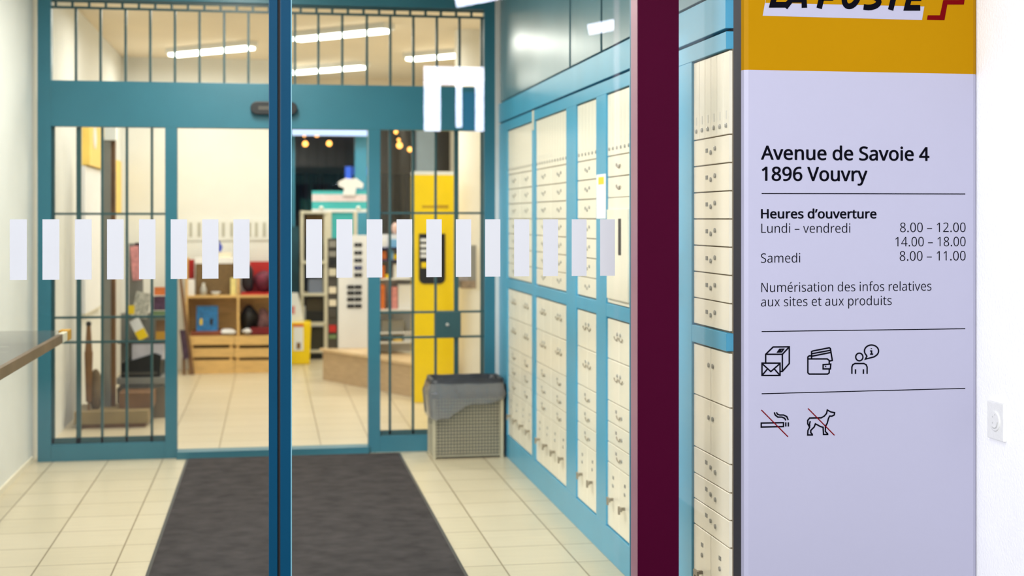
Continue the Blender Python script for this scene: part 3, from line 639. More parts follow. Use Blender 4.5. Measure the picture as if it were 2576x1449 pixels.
# ------------------------------------------------------------------ post office boxes on the right wall
BODY_X = XR + 0.03
RIM = 0.0
def zrows(base):
    return base
ROW_TOP = [2.05, 1.775]
ROWS_MID = [1.775 - 0.0921 * i for i in range(8)]
LOW = [1.061, 0.882, 0.698, 0.605, 0.515, 0.425, 0.143]
_lib = {}
M_hand = mat('worn_brown_metal', (150, 138, 118), 0.45, var=0.15)
M_pale = mat('pale_grey_label', (206, 202, 192), 0.6)
def door_mesh(w, h, gap=0.0022):
    """a little door front, local: hangs in the y/z plane, front towards -x"""
    gap = 0.0007 if w < 0.1 else 0.0011 if h > 0.15 else 0.0022
    key = ('d', round(w, 3), round(h, 3))
    if key not in _lib:
        b = MB()
        b.box(-0.004, 0.016, -w / 2 + gap, w / 2 - gap, -h / 2 + 0.002, h / 2 - 0.002)
        o = b.build('door', M_box, None, bevel=0.0015, segs=1)
        _lib[key] = o.data
        bpy.data.objects.remove(o)
    return _lib[key]
def small(key):
    if key not in _lib:
        b = MB()
        if key == 'lock':
            b.lathe((-0.004, 0, 0), [(0.008, 0), (0.008, -0.004), (0.005, -0.005)], 12, 'x'); mm = M_chrome
        elif key == 'plate':
            b.box(-0.005, -0.004, -0.012, 0.012, -0.007, 0.007); mm = M_grey
        elif key == 'slot':
            b.box(-0.0048, -0.004, -0.004, 0.004, -0.014, 0.014); mm = M_pale
        elif key == 'pull':
            for i in range(8):
                a0, a1 = math.pi + i * math.pi / 8, math.pi + (i + 1) * math.pi / 8
                b.tube((-0.008, 0.030 * math.cos(a0), 0.014 * math.sin(a0)), (-0.008, 0.030 * math.cos(a1), 0.014 * math.sin(a1)), 0.0024, 6)
            mm = M_hand
        elif key == 'tee':
            b.box(-0.026, -0.004, -0.006, 0.006, -0.006, 0.006)
            b.box(-0.030, -0.022, -0.022, 0.022, -0.008, 0.008)
            b.box(-0.030, -0.022, 0.010, 0.022, -0.026, 0.0); mm = M_hand
        o = b.build(key, mm, None)
        _lib[key] = o.data
        bpy.data.objects.remove(o)
    return _lib[key]
def put(name, me, parent, y, z):
    o = bpy.data.objects.new(name, me)
    COL.objects.link(o)
    o.parent = parent
    o.location = (0, y, z)
    return o
def door_at(root, yc, zc, w, h, bits):
    d = put('door', door_mesh(w, h), root, yc - root.location.y, zc - root.location.z)
    for nm, key, dy, dz in bits:
        put(nm, small(key), d, dy, dz)
    return d
def unit(root, ya, yb, special=False, cups=True):
    """one column of boxes between ya (near) and yb (far)"""
    w = yb - ya
    yc = (ya + yb) / 2
    n = 6
    for i in range(n):
        ww = w / n
        door_at(root, ya + ww * (i + 0.5), (2.05 + 1.775) / 2, ww, 0.275, [('name_slot', 'slot', 0, -0.072), ('lock', 'lock', 0, -0.106)])
    nrow = 7 if not special else 2
    for i in range(nrow):
        z1, z0 = ROWS_MID[i], ROWS_MID[i + 1]
        door_at(root, yc, (z0 + z1) / 2, w, z1 - z0, [('number_plate', 'plate', 0.045, 0.004), ('lock', 'lock', 0.0, -0.004), ('pull', 'pull', -0.002, 0.004) if special else ('lock', 'lock', -0.045, 0.008)])
    if special:
        z1, z0 = ROWS_MID[2], ROWS_MID[7]
        b = bx(XR - 0.004, XR + 0.016, ya + 0.002, yb - 0.002, z0, z1)
        b.build('filler_panel', M_box, root)
        f = bx(XR - 0.014, XR - 0.004, ya + 0.02, yb - 0.02, z0 + 0.02, z1 - 0.05).build('deposit_flap', M_box, root, bevel=0.003)
        ym_ = 5.75
        bx(XR - 0.0165, XR - 0.013, ym_ - 0.02, ym_ + 0.02, 1.345, 1.50).build('mail_slot', M_black, f)
    for i, k in enumerate((2, 2, 1, 1, 1, 2)):
        z1, z0 = LOW[i], LOW[i + 1]
        h = z1 - z0
        if k == 1:
            door_at(root, yc, (z0 + z1) / 2, w, h, [('number_plate', 'plate', 0.05, 0.012), ('pull', 'pull', 0.0, 0.0) if cups else ('lock', 'lock', 0.0, 0.004), ('lock', 'lock', -0.05, -0.004)])
        else:
            for s in (-1, 1):
                bits = [('lock', 'lock', -s * 0.075, h / 2 - 0.06), ('pull', 'pull', -s * 0.06, h / 2 - 0.072)][:2 if cups else 1] if i < 5 else [('number_plate', 'plate', 0, h / 2 - 0.055), ('lock', 'lock', 0, h / 2 - 0.09), ('tee_handle', 'tee', s * 0.0, h / 2 - 0.15)]
                door_at(root, yc + s * w / 4, (z0 + z1) / 2, w / 2, h, bits)
def cabinet(label, ya, yb, cols, special=False, cups=True):
    r = thing('post_box_cabinet', label, 'post boxes', (XR, (ya + yb) / 2, 0.10), 'cream post box cabinets in the blue wall frame')
    bx(XR + 0.006, XR + 0.056, ya, yb, 0.14, 1.066).build('carcass', M_gap, r)
    bx(XR + 0.006, XR + 0.056, ya, yb, 1.126, 2.054).build('carcass', M_gap, r)
    w = (yb - ya) / cols
    for c in range(cols):
        unit(r, ya + c * w, ya + (c + 1) * w, special, cups)
    return r
def YR(u):
    k = (u - CX) / FPX
    return (XR * CS - k * XR * SN) / (SN + k * CS)
cA = (YR(1343), 8.62)
cB = (YR(1430), YR(1351))
cC = (YR(1506), YR(1455))
cD = (5.60, YR(1531))
cE = (4.345, YR(1748))
cabinet('double column of cream post boxes at the far end, beside the waste basket', *cA, 2)
cabinet('double column of cream post boxes, second from the far end', *cB, 2)
cabinet('single column of cream post boxes left of the notice with the yellow patch', *cC, 1)
cabinet('cream post boxes with a tall panel and black upright mail slot', *cD, 1, special=True)
cabinet('nearest column of cream post boxes, seen between maroon post and sign', *cE, 1, cups=False)
# blue frame, in the lightened paint
fr = thing('post_box_rack', 'blue painted metal frame around the cream post boxes', 'rack', (XR, 6.6, 0))
FX = XR - 0.012
def fb(y0, y1, z0, z1, name, x=FX, m=M_frame, parent=None):
    return bx(x, XR + 0.06, y0, y1, z0, z1).build(name, m, parent or fr, bevel=0.0015, segs=1)
for a, b_ in ((cA[1], 8.93), (cB[1], cA[0]), (cC[1], cB[0]), (cD[1], cC[0]), (cE[1], cD[0])):
    o = fb(a, b_, 0.14, 2.054, 'mullion')
fb(4.355, 8.93, 0.0, 0.14, 'plinth')
fb(4.355, 8.93, 1.066, 1.126, 'middle_rail', x=FX + 0.001)
fb(4.355, 8.93, 2.054, 2.112, 'top_rail')
fb(4.355, 8.93, 2.122, 2.245, 'upper_rail', x=FX - 0.002)
fb(4.355, 8.93, 2.112, 2.122, 'groove', x=FX + 0.02, m=M_gasket)
fb(4.355, 8.93, 2.245, 2.256, 'groove', x=FX + 0.02, m=M_gasket)
M_gloss = mat('glossy_blue_grey_panel', (92, 132, 146), 0.27, var=0.06, scale=2, bump=0.12, bscale=3.5)
ups = [4.36, 4.93, YR(1517), YR(1438), 8.93]
for a, b_ in zip(ups, ups[1:]):
    fb(a + 0.02, b_ - 0.02, 2.256, CEIL, 'upper_panel', x=FX + 0.004, m=M_gloss)
fb(4.355, 8.93, 2.256, CEIL, 'panel_backing', x=XR + 0.04, m=M_bar)
fb(YR(1347) - 0.02, YR(1347) + 0.02, 2.0, 2.112, 'latch_strip', x=FX - 0.004, m=M_beige)
nt_ = thing('notice_strip', 'narrow white notice with a yellow patch stuck to the blue frame', 'notice', (XR, (YR(1508) + YR(1531)) / 2, 1.6))
zc_ = 6.35
n0, n1 = YR(1531), YR(1508)
bx(FX - 0.002, FX, n0, n1, 1.5, 1.5 + 110 / 3500 * zc_).build('sheet', M_paper, nt_)
bx(FX - 0.003, FX - 0.002, n0 + 0.03, n1 - 0.04, 1.5 + 85 / 3500 * zc_, 1.5 + 103 / 3500 * zc_).build('yellow_patch', M_yellow, nt_)

# ------------------------------------------------------------------ grille partition between hall and shop
pt = thing('partition_frame', 'teal metal partition frame with doorway between hall and shop', 'partition', (0, YP, 0))
YF, YK = YP - 0.03, YP + 0.05
def pf(u0, u1, z0, z1, name, y0=YF, y1=YK, m=M_teal, parent=None):
    return bx(PX(u0, YP), PX(u1, YP), y0, y1, z0, z1).build(name, m, parent or pt, bevel=0.003)
def zz(v, u=680):
    return PZ(u, v, YP)
zh0, zh1 = zz(321, 400), zz(207, 400)
pf(96, 130, 0, CEIL, 'post')
pf(416, 446, 0, zh0, 'post')
pf(926, 956, 0, zh0, 'post')
pf(1217, 1246, 0, CEIL, 'post')
pf(130, 1217, zh0, zh1, 'header')
pf(130, 416, 0, 0.105, 'sill')
pf(446, 926, 0, 0.045, 'threshold', y0=YF - 0.05)
pf(956, 1217, 0, 0.105, 'sill')
pf(130, 1217, zz(4, 400), CEIL, 'top_beam')
sn = thing('motion_sensor', 'black oblong motion sensor on the teal header above the doorway', 'sensor', (PX(689, YF), YF, zz(274)))
m = MB()
xa, xb, zs = PX(630, YF), PX(748, YF), zz(274)
h = 0.042
pts = [(xb - h + h * math.cos(math.radians(a)), zs + h * math.sin(math.radians(a))) for a in range(-90, 91, 15)] + [(xa + h + h * math.cos(math.radians(a)), zs + h * math.sin(math.radians(a))) for a in range(90, 271, 15)]
m.prism(pts, 'y', YF - 0.045, YF)
m.build('housing', M_black, sn, bevel=0.006)
bx(xa + 0.05, xb - 0.05, YF - 0.047, YF - 0.045, zs - 0.012, zs + 0.012).build('lens_strip', M_dark, sn)
# grilles
def grille(label, u0, u1, v0, v1, bars, rails, wide=(), um=None, group=None):
    um = um or (u0 + u1) / 2
    z1, z0 = zz(v0, um), zz(v1, um)
    g = bpy.data.objects.new('security_grille', None)
    COL.objects.link(g)
    g.parent = pt
    g['label'] = label
    yb0, yb1 = YP - 0.005, YP + 0.022
    for u in bars:
        hw = 0.014 if u in wide else 0.0075
        x = PX(u, YP)
        bx(x - hw, x + hw, yb0, yb1, z0, z1).build('upright_bar', M_bar, g)
    for v in rails:
        z = zz(v, um)
        bx(PX(u0, YP), PX(u1, YP), yb0 + 0.004, yb1 - 0.004, z - 0.007, z + 0.007).build('cross_bar', M_bar, g)
    return g
g1 = grille('teal barred grille left of the doorway', 130, 416, 321, 1117, (198, 257, 319, 382), (538, 798, 860), wide=(198,))
pf(130, 138, 0.105, zh0, 'edge_strip', m=M_bar, parent=g1, y0=YP - 0.005, y1=YP + 0.02)
bx(PX(130, YP), PX(416, YP), YP - 0.005, YP + 0.02, 0.105, 0.14).build('bottom_bar', M_bar, g1)
g2 = grille('teal barred grille right of the doorway, with lock box', 956, 1217, 326, 1090, (981, 1039, 1096, 1148, 1212), (536, 785, 848), wide=(1148,))
bx(PX(956, YP), PX(1217, YP), YP - 0.005, YP + 0.02, 0.105, 0.135).build('bottom_bar', M_bar, g2)
lb = bx(PX(1094, YP), PX(1158, YP), YP - 0.03, YP + 0.03, zz(849, 1126), zz(784, 1126)).build('lock_box', M_bar, pt, bevel=0.003)
m = MB(); m.lathe((PX(1124, YP), YP - 0.03, zz(816, 1126)), [(0.012, 0), (0.012, -0.008), (0.008, -0.01)], 14, 'y'); m.build('keyhole', M_chrome, lb)
g3 = grille('long barred grille above the header, under the ceiling', 130, 1217, 24, 207, (191, 253, 316, 378, 440, 502, 564, 625, 686, 742, 801, 861, 923, 982, 1040, 1099, 1156, 1212), (24, 8), um=400)
for i in range(27):
    x = PX(140, YP) + i * 0.1
    if x < PX(1212, YP):
        bx(x - 0.008, x + 0.008, YP, YP + 0.016, zz(24, 400), zz(6, 400)).build('short_bar', M_bar, g3)

# ------------------------------------------------------------------ hall furniture
fm = thing('floor_mat', 'long charcoal carpet mat on the tiles in front of the doorway', 'mat', (0.15, 6.6, 0))
m = MB()
m.box(-0.50, 0.80, 4.45, 8.86, 0.0, 0.010)
m.build('carpet', M_mat, fm)
m = MB()
for x in (-0.515, 0.80):
    m.box(x, x + 0.015, 4.45, 8.86, 0.0, 0.008)
m.build('rubber_edge', M_black, fm)

YLE = 7.25
led = thing('glass_ledge', 'grey glass writing ledge with brown edging on the left wall', 'ledge', (XL, 6.2, 0.92))
zl = PZ(160, 831, YLE)
xl = PX(170, YLE)
bx(XL, xl - 0.01, 4.6, YLE, zl - 0.012, zl).build('glass_top', G_shelf, led)
m = MB(); m.box(xl - 0.01, xl + 0.012, 4.6, YLE - 0.25, zl - 0.042, zl + 0.002); m.build('edging', M_bronze, led, bevel=0.003)
bx(xl - 0.012, xl + 0.014, YLE - 0.25, YLE - 0.1, zl - 0.042, zl + 0.002).build('edging', M_beige, led, bevel=0.003)
bx(xl - 0.03, xl + 0.018, YLE - 0.1, YLE + 0.01, zl - 0.044, zl + 0.006).build('yellow_reflection_end', M_gold, led, bevel=0.004)  # yellow reflected in the glass edge, put in as an ochre end block
for yb_ in (5.2, 6.5):
    m = MB(); m.prism([(XL, zl - 0.16), (XL, zl - 0.012), (XL + 0.3, zl - 0.012)], 'y', yb_ - 0.01, yb_ + 0.01); m.build('wall_bracket', M_white, led)

# waste basket
yb0, yb1 = 8.62, 8.885
xb0, xb1 = PX(1092, yb0), PX(1262, yb0)
zt_ = 0.47
M_wire = mat('dull_beige_wire', (178, 168, 142), 0.5)
wb = thing('waste_basket', 'square wire waste basket beside the post boxes', 'waste basket', ((xb0 + xb1) / 2, (yb0 + yb1) / 2, 0))
def grid(name, u_axis):
    m = MB()
    r = 0.0027
    if u_axis in ('front', 'back'):
        y = yb0 if u_axis == 'front' else yb1
        n = 22
        for i in range(n + 1):
            x = xb0 + (xb1 - xb0) * i / n
            m.box(x - r, x + r, y - r, y + r, 0.02, zt_)
        for j in range(22):
            z = 0.02 + (zt_ - 0.02) * j / 22
            m.box(xb0, xb1, y - r, y + r, z - r, z + r)
    else:
        x = xb0 if u_axis == 'left' else xb1
        for i in range(13):
            y = yb0 + (yb1 - yb0) * i / 13
            m.box(x - r, x + r, y - r, y + r, 0.02, zt_)
        for j in range(22):
            z = 0.02 + (zt_ - 0.02) * j / 22
            m.box(x - r, x + r, yb0, yb1, z - r, z + r)
    return m.build(name, M_wire, wb)
for s_ in ('front', 'back', 'left', 'right'):
    grid('wire_mesh', s_)
for x in (xb0, xb1):
    for y in (yb0, yb1):
        bx(x - 0.010, x + 0.010, y - 0.010, y + 0.010, 0, zt_).build('corner_post', M_wire, wb)
bx(xb0, xb1, yb0, yb1, 0.015, 0.022).build('base_plate', M_beige, wb)
bg_ = thing('bin_liner', 'dark grey plastic bag hung over the wire waste basket', 'bag', ((xb0 + xb1) / 2, (yb0 + yb1) / 2, 0.4))
def skirt(levels, n, seed, m, name, sag=None):
    rnd = random.Random(seed)
    b = MB()
    rings = []
    for li, (z, off, jit) in enumerate(levels):
        ring = []
        pts = []
        per = [(xb0 - off, yb0 - off), (xb1 + off * 0.45, yb0 - off), (xb1 + off * 0.45, yb1 + off * 0.3), (xb0 - off, yb1 + off * 0.3)]
        for k in range(4):
            p, q = per[k], per[(k + 1) % 4]
            for i in range(n):
                t = i / n
                pts.append((p[0] + (q[0] - p[0]) * t, p[1] + (q[1] - p[1]) * t))
        for x, y in pts:
            dz = 0
            if sag and li == len(levels) - 1:
                t = min(1, max(0, (x - xb0) / (xb1 - xb0)))
                dz = sag * (1 - t) + 0.02 * math.sin(t * 9)
            ring.append(b.bm.verts.new((x + rnd.uniform(-jit, jit), y + rnd.uniform(-jit, jit * 0.3), z - dz + rnd.uniform(-jit, jit) * 0.7)))
        rings.append(ring)
    for A, B in zip(rings, rings[1:]):
        N = len(A)
        for i in range(N):
            b.bm.faces.new([A[i], A[(i + 1) % N], B[(i + 1) % N], B[i]])
    return b.build(name, m, bg_, smooth=True)
M_inner = mat('shaded_inner_film', (34, 36, 38), 0.5, var=0.4, scale=12)  # darker copy of the bag film; shade inside the basket put into the colour
M_bag = mat('dark_grey_film', (40, 42, 50), 0.4, var=0.3, scale=14, bump=0.5, bscale=22)
skirt([(0.03, -0.016, 0.0), (0.25, -0.018, 0.004), (0.46, -0.012, 0.002)], 10, 3, M_inner, 'bag_sides')
skirt([(0.46, -0.011, 0.0), (0.495, -0.004, 0.002), (0.50, 0.012, 0.003), (0.47, 0.020, 0.003), (0.425, 0.018, 0.005), (0.385, 0.016, 0.005)], 10, 3, M_bag, 'folded_collar')
skirt([(0.47, 0.022, 0.003), (0.44, 0.030, 0.006), (0.41, 0.038, 0.008), (0.385, 0.026, 0.010)], 12, 5, G_film, 'overhanging_film', sag=0.13)
b = MB(); b.box(xb0 + 0.012, xb1 - 0.012, yb0 + 0.012, yb1 - 0.012, 0.024, 0.2); b.build('filled_bottom', M_bag, bg_)

E_hall = emit('hall_lamp_white', (255, 250, 235), 5.0)
# hall ceiling lamps (reflected in the upper panels)
for i, (x, y) in enumerate(((-0.2, 5.6), (-0.2, 7.6))):
    l = thing('ceiling_light', ['white ceiling tube lamp of the hall, nearer the sliding doors', 'white ceiling tube lamp of the hall, nearer the grille'][i], 'ceiling lamp', (x, y, CEIL), 'hall ceiling lamps')
    bx(x - 0.11, x + 0.11, y - 0.68, y + 0.68, CEIL - 0.05, CEIL).build('housing', M_white, l)
    bx(x - 0.085, x + 0.085, y - 0.64, y + 0.64, CEIL - 0.062, CEIL - 0.05).build('diffuser', E_hall, l)

# ------------------------------------------------------------------ across the street (mirrored in the door glass)
sl = thing('lit_shop_sign', 'white lit box sign across the street, reflected in the door glass', 'lit sign', (1.95, -7.0, 2.4))
yv = 2 * YD + 6.6        # where the mirror image appears
def mir(u0, u1, v0, v1, name, m, par, d=0.12, Y=yv):
    ys = 2 * YD - Y
    z0, z1 = PZ(u0, v1, Y), PZ(u0, v0, Y)
    return bx(PX(u0, Y), PX(u1, Y), ys - d, ys, z0, z1).build(name, m, par)
mir(1066, 1217, 166, 330, 'casing', M_black, sl, 0.2, yv + 0.001)
def mirf(u0, u1, v0, v1):
    Y = yv - 0.01
    return mir(u0, u1, v0, v1, 'lit_face', E_cool, sl, 0.009, Y)
mirf(1067, 1108, 212, 329); mirf(1067, 1217, 167, 212); mirf(1147, 1162, 212, 320); mirf(1196, 1217, 212, 330)
mir(1165, 1196, 232, 328, 'blue_panel', emit('sign_blue', (30, 110, 190), 3.0), sl, 0.009, yv - 0.01)
bx(1.85, 1.95, -6.75, -6.65, 0, 2.5).build('pole', M_dark, sl)
for i, (u0, u1, v0, v1) in enumerate(((1480, 1562, 46, 86), (1145, 1278, -30, 14))):
    Y = 2 * YD + 5.0
    ll = thing('street_lamp', ['flat white street lamp mirrored high right in the glass', 'flat white street lamp mirrored at the top edge of the glass'][i], 'street lamp', (PX((u0 + u1) / 2, Y), -5.0, 0))
    z0, z1 = PZ(u0, v1, Y), PZ(u0, v0, Y)
    x0, x1 = PX(u0, Y), PX(u1, Y)
    m = MB(); m.box(-(x1 - x0) / 2, (x1 - x0) / 2, -0.005, 0.0, -0.05, 0.05, M=Matrix.Translation(((x0 + x1) / 2, -5.0, (z0 + z1) / 2)) @ Matrix.Rotation(math.radians(-12), 4, 'Y')); m.build('lamp_head', E_cool, ll)
    bx(x1 + 0.7, x1 + 0.78, -5.2, -5.12, 0, z1 + 0.2).build('pole', M_dark, ll)
    bx((x0 + x1) / 2, x1 + 0.78, -5.2, -5.12, z1 + 0.12, z1 + 0.2).build('arm', M_dark, ll)
    bx((x0 + x1) / 2 - 0.03, (x0 + x1) / 2 + 0.03, -5.2, -5.005, (z0 + z1) / 2, z1 + 0.2).build('bracket', M_dark, ll)
# ------------------------------------------------------------------ shop behind the partition
SL = ['ceiling tube lamp left of the other three, seen through the transom bars', 'ceiling tube lamp nearest to the grille, highest of the four',
      'ceiling tube lamp lowest of the four, just above the teal header', 'shortest ceiling tube lamp, on the far right']
for i, (x, y) in enumerate(SHOP_LAMPS):
    l = thing('ceiling_light', 'glowing white ' + SL[i], 'ceiling lamp', (x, y, CEIL), 'shop ceiling lamps', rz=math.radians(-44))
    L = 0.5 if i < 3 else 0.32
    m = MB(); m.box(-L - 0.03, L + 0.03, -0.07, 0.07, -0.05, 0.0); m.build('housing', M_white, l, local=True)
    m = MB(); m.box(-L, L, -0.06, 0.06, -0.075, -0.05); m.build('diffuser', E_tube, l, local=True)

def simple(name, mb, m, label, cat, group=None, **k):
    return tag(mb.build(name, m, **k), label, cat, group)

# left wall posters
def wall_panel(name, zc0, zc1, u0, u1, v0, v1, zmid, m, label, cat, d=0.03):
    y0, y1 = WXY(u0, zc0)[1], WXY(u1, zc1)[1]
    z1, z0 = EYE - (v0 - VH) * zmid / FPX, EYE - (v1 - VH) * zmid / FPX
    return y0, y1, z0, z1
def left_y(u):
    k = (u - CX) / FPX
    return (XL * CS - k * XL * SN) / (SN + k * CS)
y0, y1 = left_y(206), left_y(249)
yb = thing('yellow_wall_box', 'yellow box sign with a white disc high on the left shop wall', 'sign', (XL, (y0 + y1) / 2, 1.95))
bx(XL, XL + 0.06, y0, y1, 1.92, 2.26).build('box', M_yellow2, yb)
m = MB(); m.lathe((XL + 0.06, (y0 + y1) / 2 - 0.25, 2.15), [(0.09, 0), (0.09, 0.006)], 20, 'x'); m.build('white_disc', M_paper, yb)
bx(XL + 0.06, XL + 0.064, y1 - 0.3, y1 - 0.05, 1.95, 2.18).build('ochre_field', M_gold, yb)
wp = thing('wall_panel', 'tall plain white panel below the yellow box sign', 'panel', (XL, (y0 + y1) / 2, 0.75))
bx(XL, XL + 0.03, y0 - 0.05, y1, 0.76, 1.91).build('board', M_paper, wp)
bx(XL, XL + 0.034, y0 - 0.05, y1, 0.74, 0.76).build('bottom_edge', M_beige, wp)
y0, y1 = left_y(274), left_y(304)
simple('poster', bx(XL + 0.002, XL + 0.01, y0, y1 - 0.03, 1.55, 2.06), M_yellow2, 'pale yellow poster on the left shop wall beyond the grey column', 'poster')

# grey column and plinth at the left
YT = 10.55
cl = thing('grey_column', 'slim grey post standing on the wooden plinth behind the left grille', 'post', (PX(267, YT), YT + 0.06, 0))
fbox(256, 278, 345, 1040, YT, 0.12).build('shaft', M_grey, cl)
fbox(278, 289, 345, 1040, YT + 0.03, 0.08).build('side_strip', M_wood3, cl)
lp = simple('wall_spot', fbox(262, 291, 321, 352, YT - 0.05, 0.12), mat('lamp_housing_white', (248, 248, 246), 0.5), 'small white lamp housing on top of the grey column', 'lamp')
pl = thing('plinth', 'brown wooden plinth on the floor behind the left grille', 'plinth', (PX(280, 10.3), 10.6, 0))
x0, x1 = PX(186, 10.3), PX(372, 10.3)
z1 = PZ(280, 1035, 10.3)
bx(x0, x1, 10.3, 10.74, 0.03, z1).build('box', mat('brown_plinth', (142, 122, 84), 0.6, var=0.12, scale=6), pl, bevel=0.004)
bx(x0 + 0.02, x1 - 0.02, 10.32, 10.72, 0.0, 0.03).build('toe_recess', M_wood3, pl)
bb = simple('cardboard_box', bx(PX(300, 10.45), PX(385, 10.45), 10.44, 10.72, z1, z1 + 0.11), M_wood3, 'dark brown box lying on the wooden plinth', 'box')
wk = thing('umbrella', 'closed brown umbrella with dark knob standing left of the grey column', 'umbrella', (PX(223, 10.4), 10.4, z1))
xk = PX(223, 10.4)
m = MB(); m.tube((xk, 10.4, z1), (xk, 10.4, z1 + 0.06), 0.008); m.tube((xk, 10.4, z1 + 0.06), (xk, 10.4, z1 + 0.42), 0.02, 10, 0.03); m.tube((xk, 10.4, z1 + 0.42), (xk, 10.4, z1 + 0.62), 0.026, 10, 0.014); m.build('canopy', M_wood3, wk)
m = MB(); m.blob((xk, 10.4, PZ(223, 815, 10.4)), 0.02, 0.02, 0.022, sub=2, amp=0.02); m.build('knob', M_black, wk)
sk2 = thing('sack', 'crumpled brown sack beside the umbrella on the plinth', 'sack', (PX(240, 10.42), 10.42, z1))
m = MB(); m.blob((PX(241, 10.48), 10.48, z1 + 0.13), 0.06, 0.06, 0.14, 3, 0.15, 3); m.build('sack_body', mat('brown_sack', (120, 102, 80), 0.9, var=0.2), sk2, smooth=True)
# card stand
YC = 10.75
cs = thing('card_stand', 'grey display stand with a tray behind the left grille', 'display stand', (PX(350, YC), YC + 0.2, 0))
x0, x1 = PX(293, YC), PX(421, YC)
zt1 = PZ(350, 950, YC)
bx(x0, x1, YC, YC + 0.45, zt1 - 0.05, zt1).build('tray', M_grey, cs, bevel=0.005)
bx(x0 + 0.03, x1 - 0.03, YC + 0.03, YC + 0.40, 0.23, zt1 - 0.05).build('pedestal', M_grey, cs)
bx(x0, x1, YC + 0.02, YC + 0.44, 0.0, 0.23).build('foot', mat('grey_brown_board', (122, 108, 88), 0.6), cs)
zs1 = PZ(350, 862, YC)
bx(x0, x1, YC + 0.3, YC + 0.45, zt1, zs1 + 0.2).build('back_board', M_grey, cs)
bx(x0, x1, YC + 0.05, YC + 0.32, zs1 - 0.01, zs1).build('shelf', M_dark, cs)
fbox(324, 360, 612, 870, YC + 0.29, 0.02, zs1).build('upper_panel', M_grey, cs)
bk = thing('storage_bin', 'black open bin standing on the grey tray', 'bin', (PX(352, YC), YC + 0.12, zt1))
m = MB()
xa, xb = PX(304, YC), PX(402, YC)
m.prism([(xa, zt1), (xb, zt1), (xb + 0.01, zt1 + 0.16), (xb - 0.04, zt1 + 0.18), (xa + 0.12, zt1 + 0.14), (xa, zt1 + 0.11)], 'y', YC + 0.02, YC + 0.3)
m.build('tub', M_black, bk, bevel=0.004)
bx(xa + 0.01, xb - 0.02, YC + 0.01, YC + 0.02, zt1 + 0.02, zt1 + 0.04).build('rim_band', M_dark, bk)
pp = simple('paper_stack', fbox(332, 412, 866, 905, YC + 0.03, 0.1), mat('lavender_paper', (196, 194, 206), 0.7, var=0.12, scale=14), 'crumpled pale lavender paper above the black bin', 'paper')
def leaf(label, u0, u1, v0, v1, m, rot=0.0, Y=YC + 0.1, d=0.012, band=None):
    c = P((u0 + u1) / 2, (v0 + v1) / 2, Y)
    w, h = PX(u1, Y) - PX(u0, Y), PZ(u0, v0, Y) - PZ(u0, v1, Y)
    r = thing('leaflet', label, 'leaflet', c, 'leaflets on the grey display stand')
    M = Matrix.Rotation(math.radians(rot), 4, 'Y') @ Matrix.Rotation(math.radians(-12), 4, 'X')
    b = MB(); b.box(-w / 2, w / 2, 0, d, -h / 2, h / 2, M=M); b.build('sheet', m, r, local=True)
    if band:
        b = MB(); b.box(-w / 2, w / 2, -0.002, 0, -h / 2, -h / 2 + h * 0.45, M=M); b.build('printed_band', band, r, local=True)
    return r
leaf('white leaflet with a yellow end, tilted on the grey stand', 336, 362, 800, 856, M_paper, -28, band=M_yellow)
leaf('dark topped pink and white leaflet at the top of the grey stand', 330, 352, 618, 705, M_pink, -6, Y=YC + 0.25)
leaf('small yellow leaflet left of the green tray', 322, 338, 768, 790, M_yellow)
leaf('white and grey speckled leaflet in the middle of the grey stand', 336, 376, 735, 800, mat('speckled_print', (190, 188, 176), 0.6, var=0.5, scale=60), 12, Y=YC + 0.2)
leaf('green printed leaflet beside the teal doorway post', 380, 420, 782, 800, M_green, Y=YC + 0.12)
leaf('orange topped leaflet beside the teal doorway post', 388, 416, 722, 742, M_orange, Y=YC + 0.14)
leaf('dark purple leaflet beside the teal doorway post', 386, 418, 745, 780, mat('purple_print', (92, 60, 88), 0.6, var=0.4, scale=30), Y=YC + 0.16)
leaf('brown framed leaflet below the green one', 392, 418, 805, 858, M_wood3, Y=YC + 0.12, band=M_gold)
leaf('dark red and black leaflet standing behind the pink one', 338, 356, 610, 660, mat('dark_print', (70, 44, 48), 0.6, var=0.4, scale=30), 4, Y=YC + 0.272)

# wooden crates and box shelf at the back wall
YW = 13.75
def crate(label, u0, u1):
    x0, x1 = PX(u0, YW), PX(u1, YW)
    r = thing('wooden_crate', label, 'crate', ((x0 + x1) / 2, YW + 0.18, 0), 'slatted pine crates on the shop floor')
    z = [0.0, 0.115, 0.15, 0.235, 0.265, 0.365]
    z = [PZ((u0 + u1) / 2, v, YW) for v in (936, 906, 899, 876, 868, 845)]
    z[0] = 0.0
    for i in range(3):
        bx(x0, x1, YW, YW + 0.015, z[2 * i], z[2 * i + 1]).build('slat', M_wood, r, bevel=0.002)
        bx(x0, x0 + 0.015, YW + 0.015, YW + 0.36, z[2 * i], z[2 * i + 1]).build('slat', M_wood, r)
        bx(x1 - 0.015, x1, YW + 0.015, YW + 0.36, z[2 * i], z[2 * i + 1]).build('slat', M_wood, r)
    for x in (x0 + 0.015, x1 - 0.045):
        bx(x, x + 0.03, YW + 0.015, YW + 0.045, 0, z[5] - 0.003).build('corner_batten', M_wood, r)
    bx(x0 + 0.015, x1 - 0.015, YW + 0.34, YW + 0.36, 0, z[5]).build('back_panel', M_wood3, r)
    bx(x0 + 0.015, x1 - 0.015, YW + 0.05, YW + 0.34, z[5] - 0.02, z[5]).build('top_board', M_wood, r)
    return z[5]
zc1 = crate('slatted pine crate under the blue box, left of the pair', 474, 589)
crate('slatted pine crate right of the pair, partly behind the blue door stile', 590, 706)
bs = thing('wooden_shelf', 'pine box shelf with compartments standing on the slatted crates', 'shelf', (PX(580, YW), YW + 0.18, zc1))
xa, xb, xm = PX(466, YW), PX(706, YW), PX(599, YW)
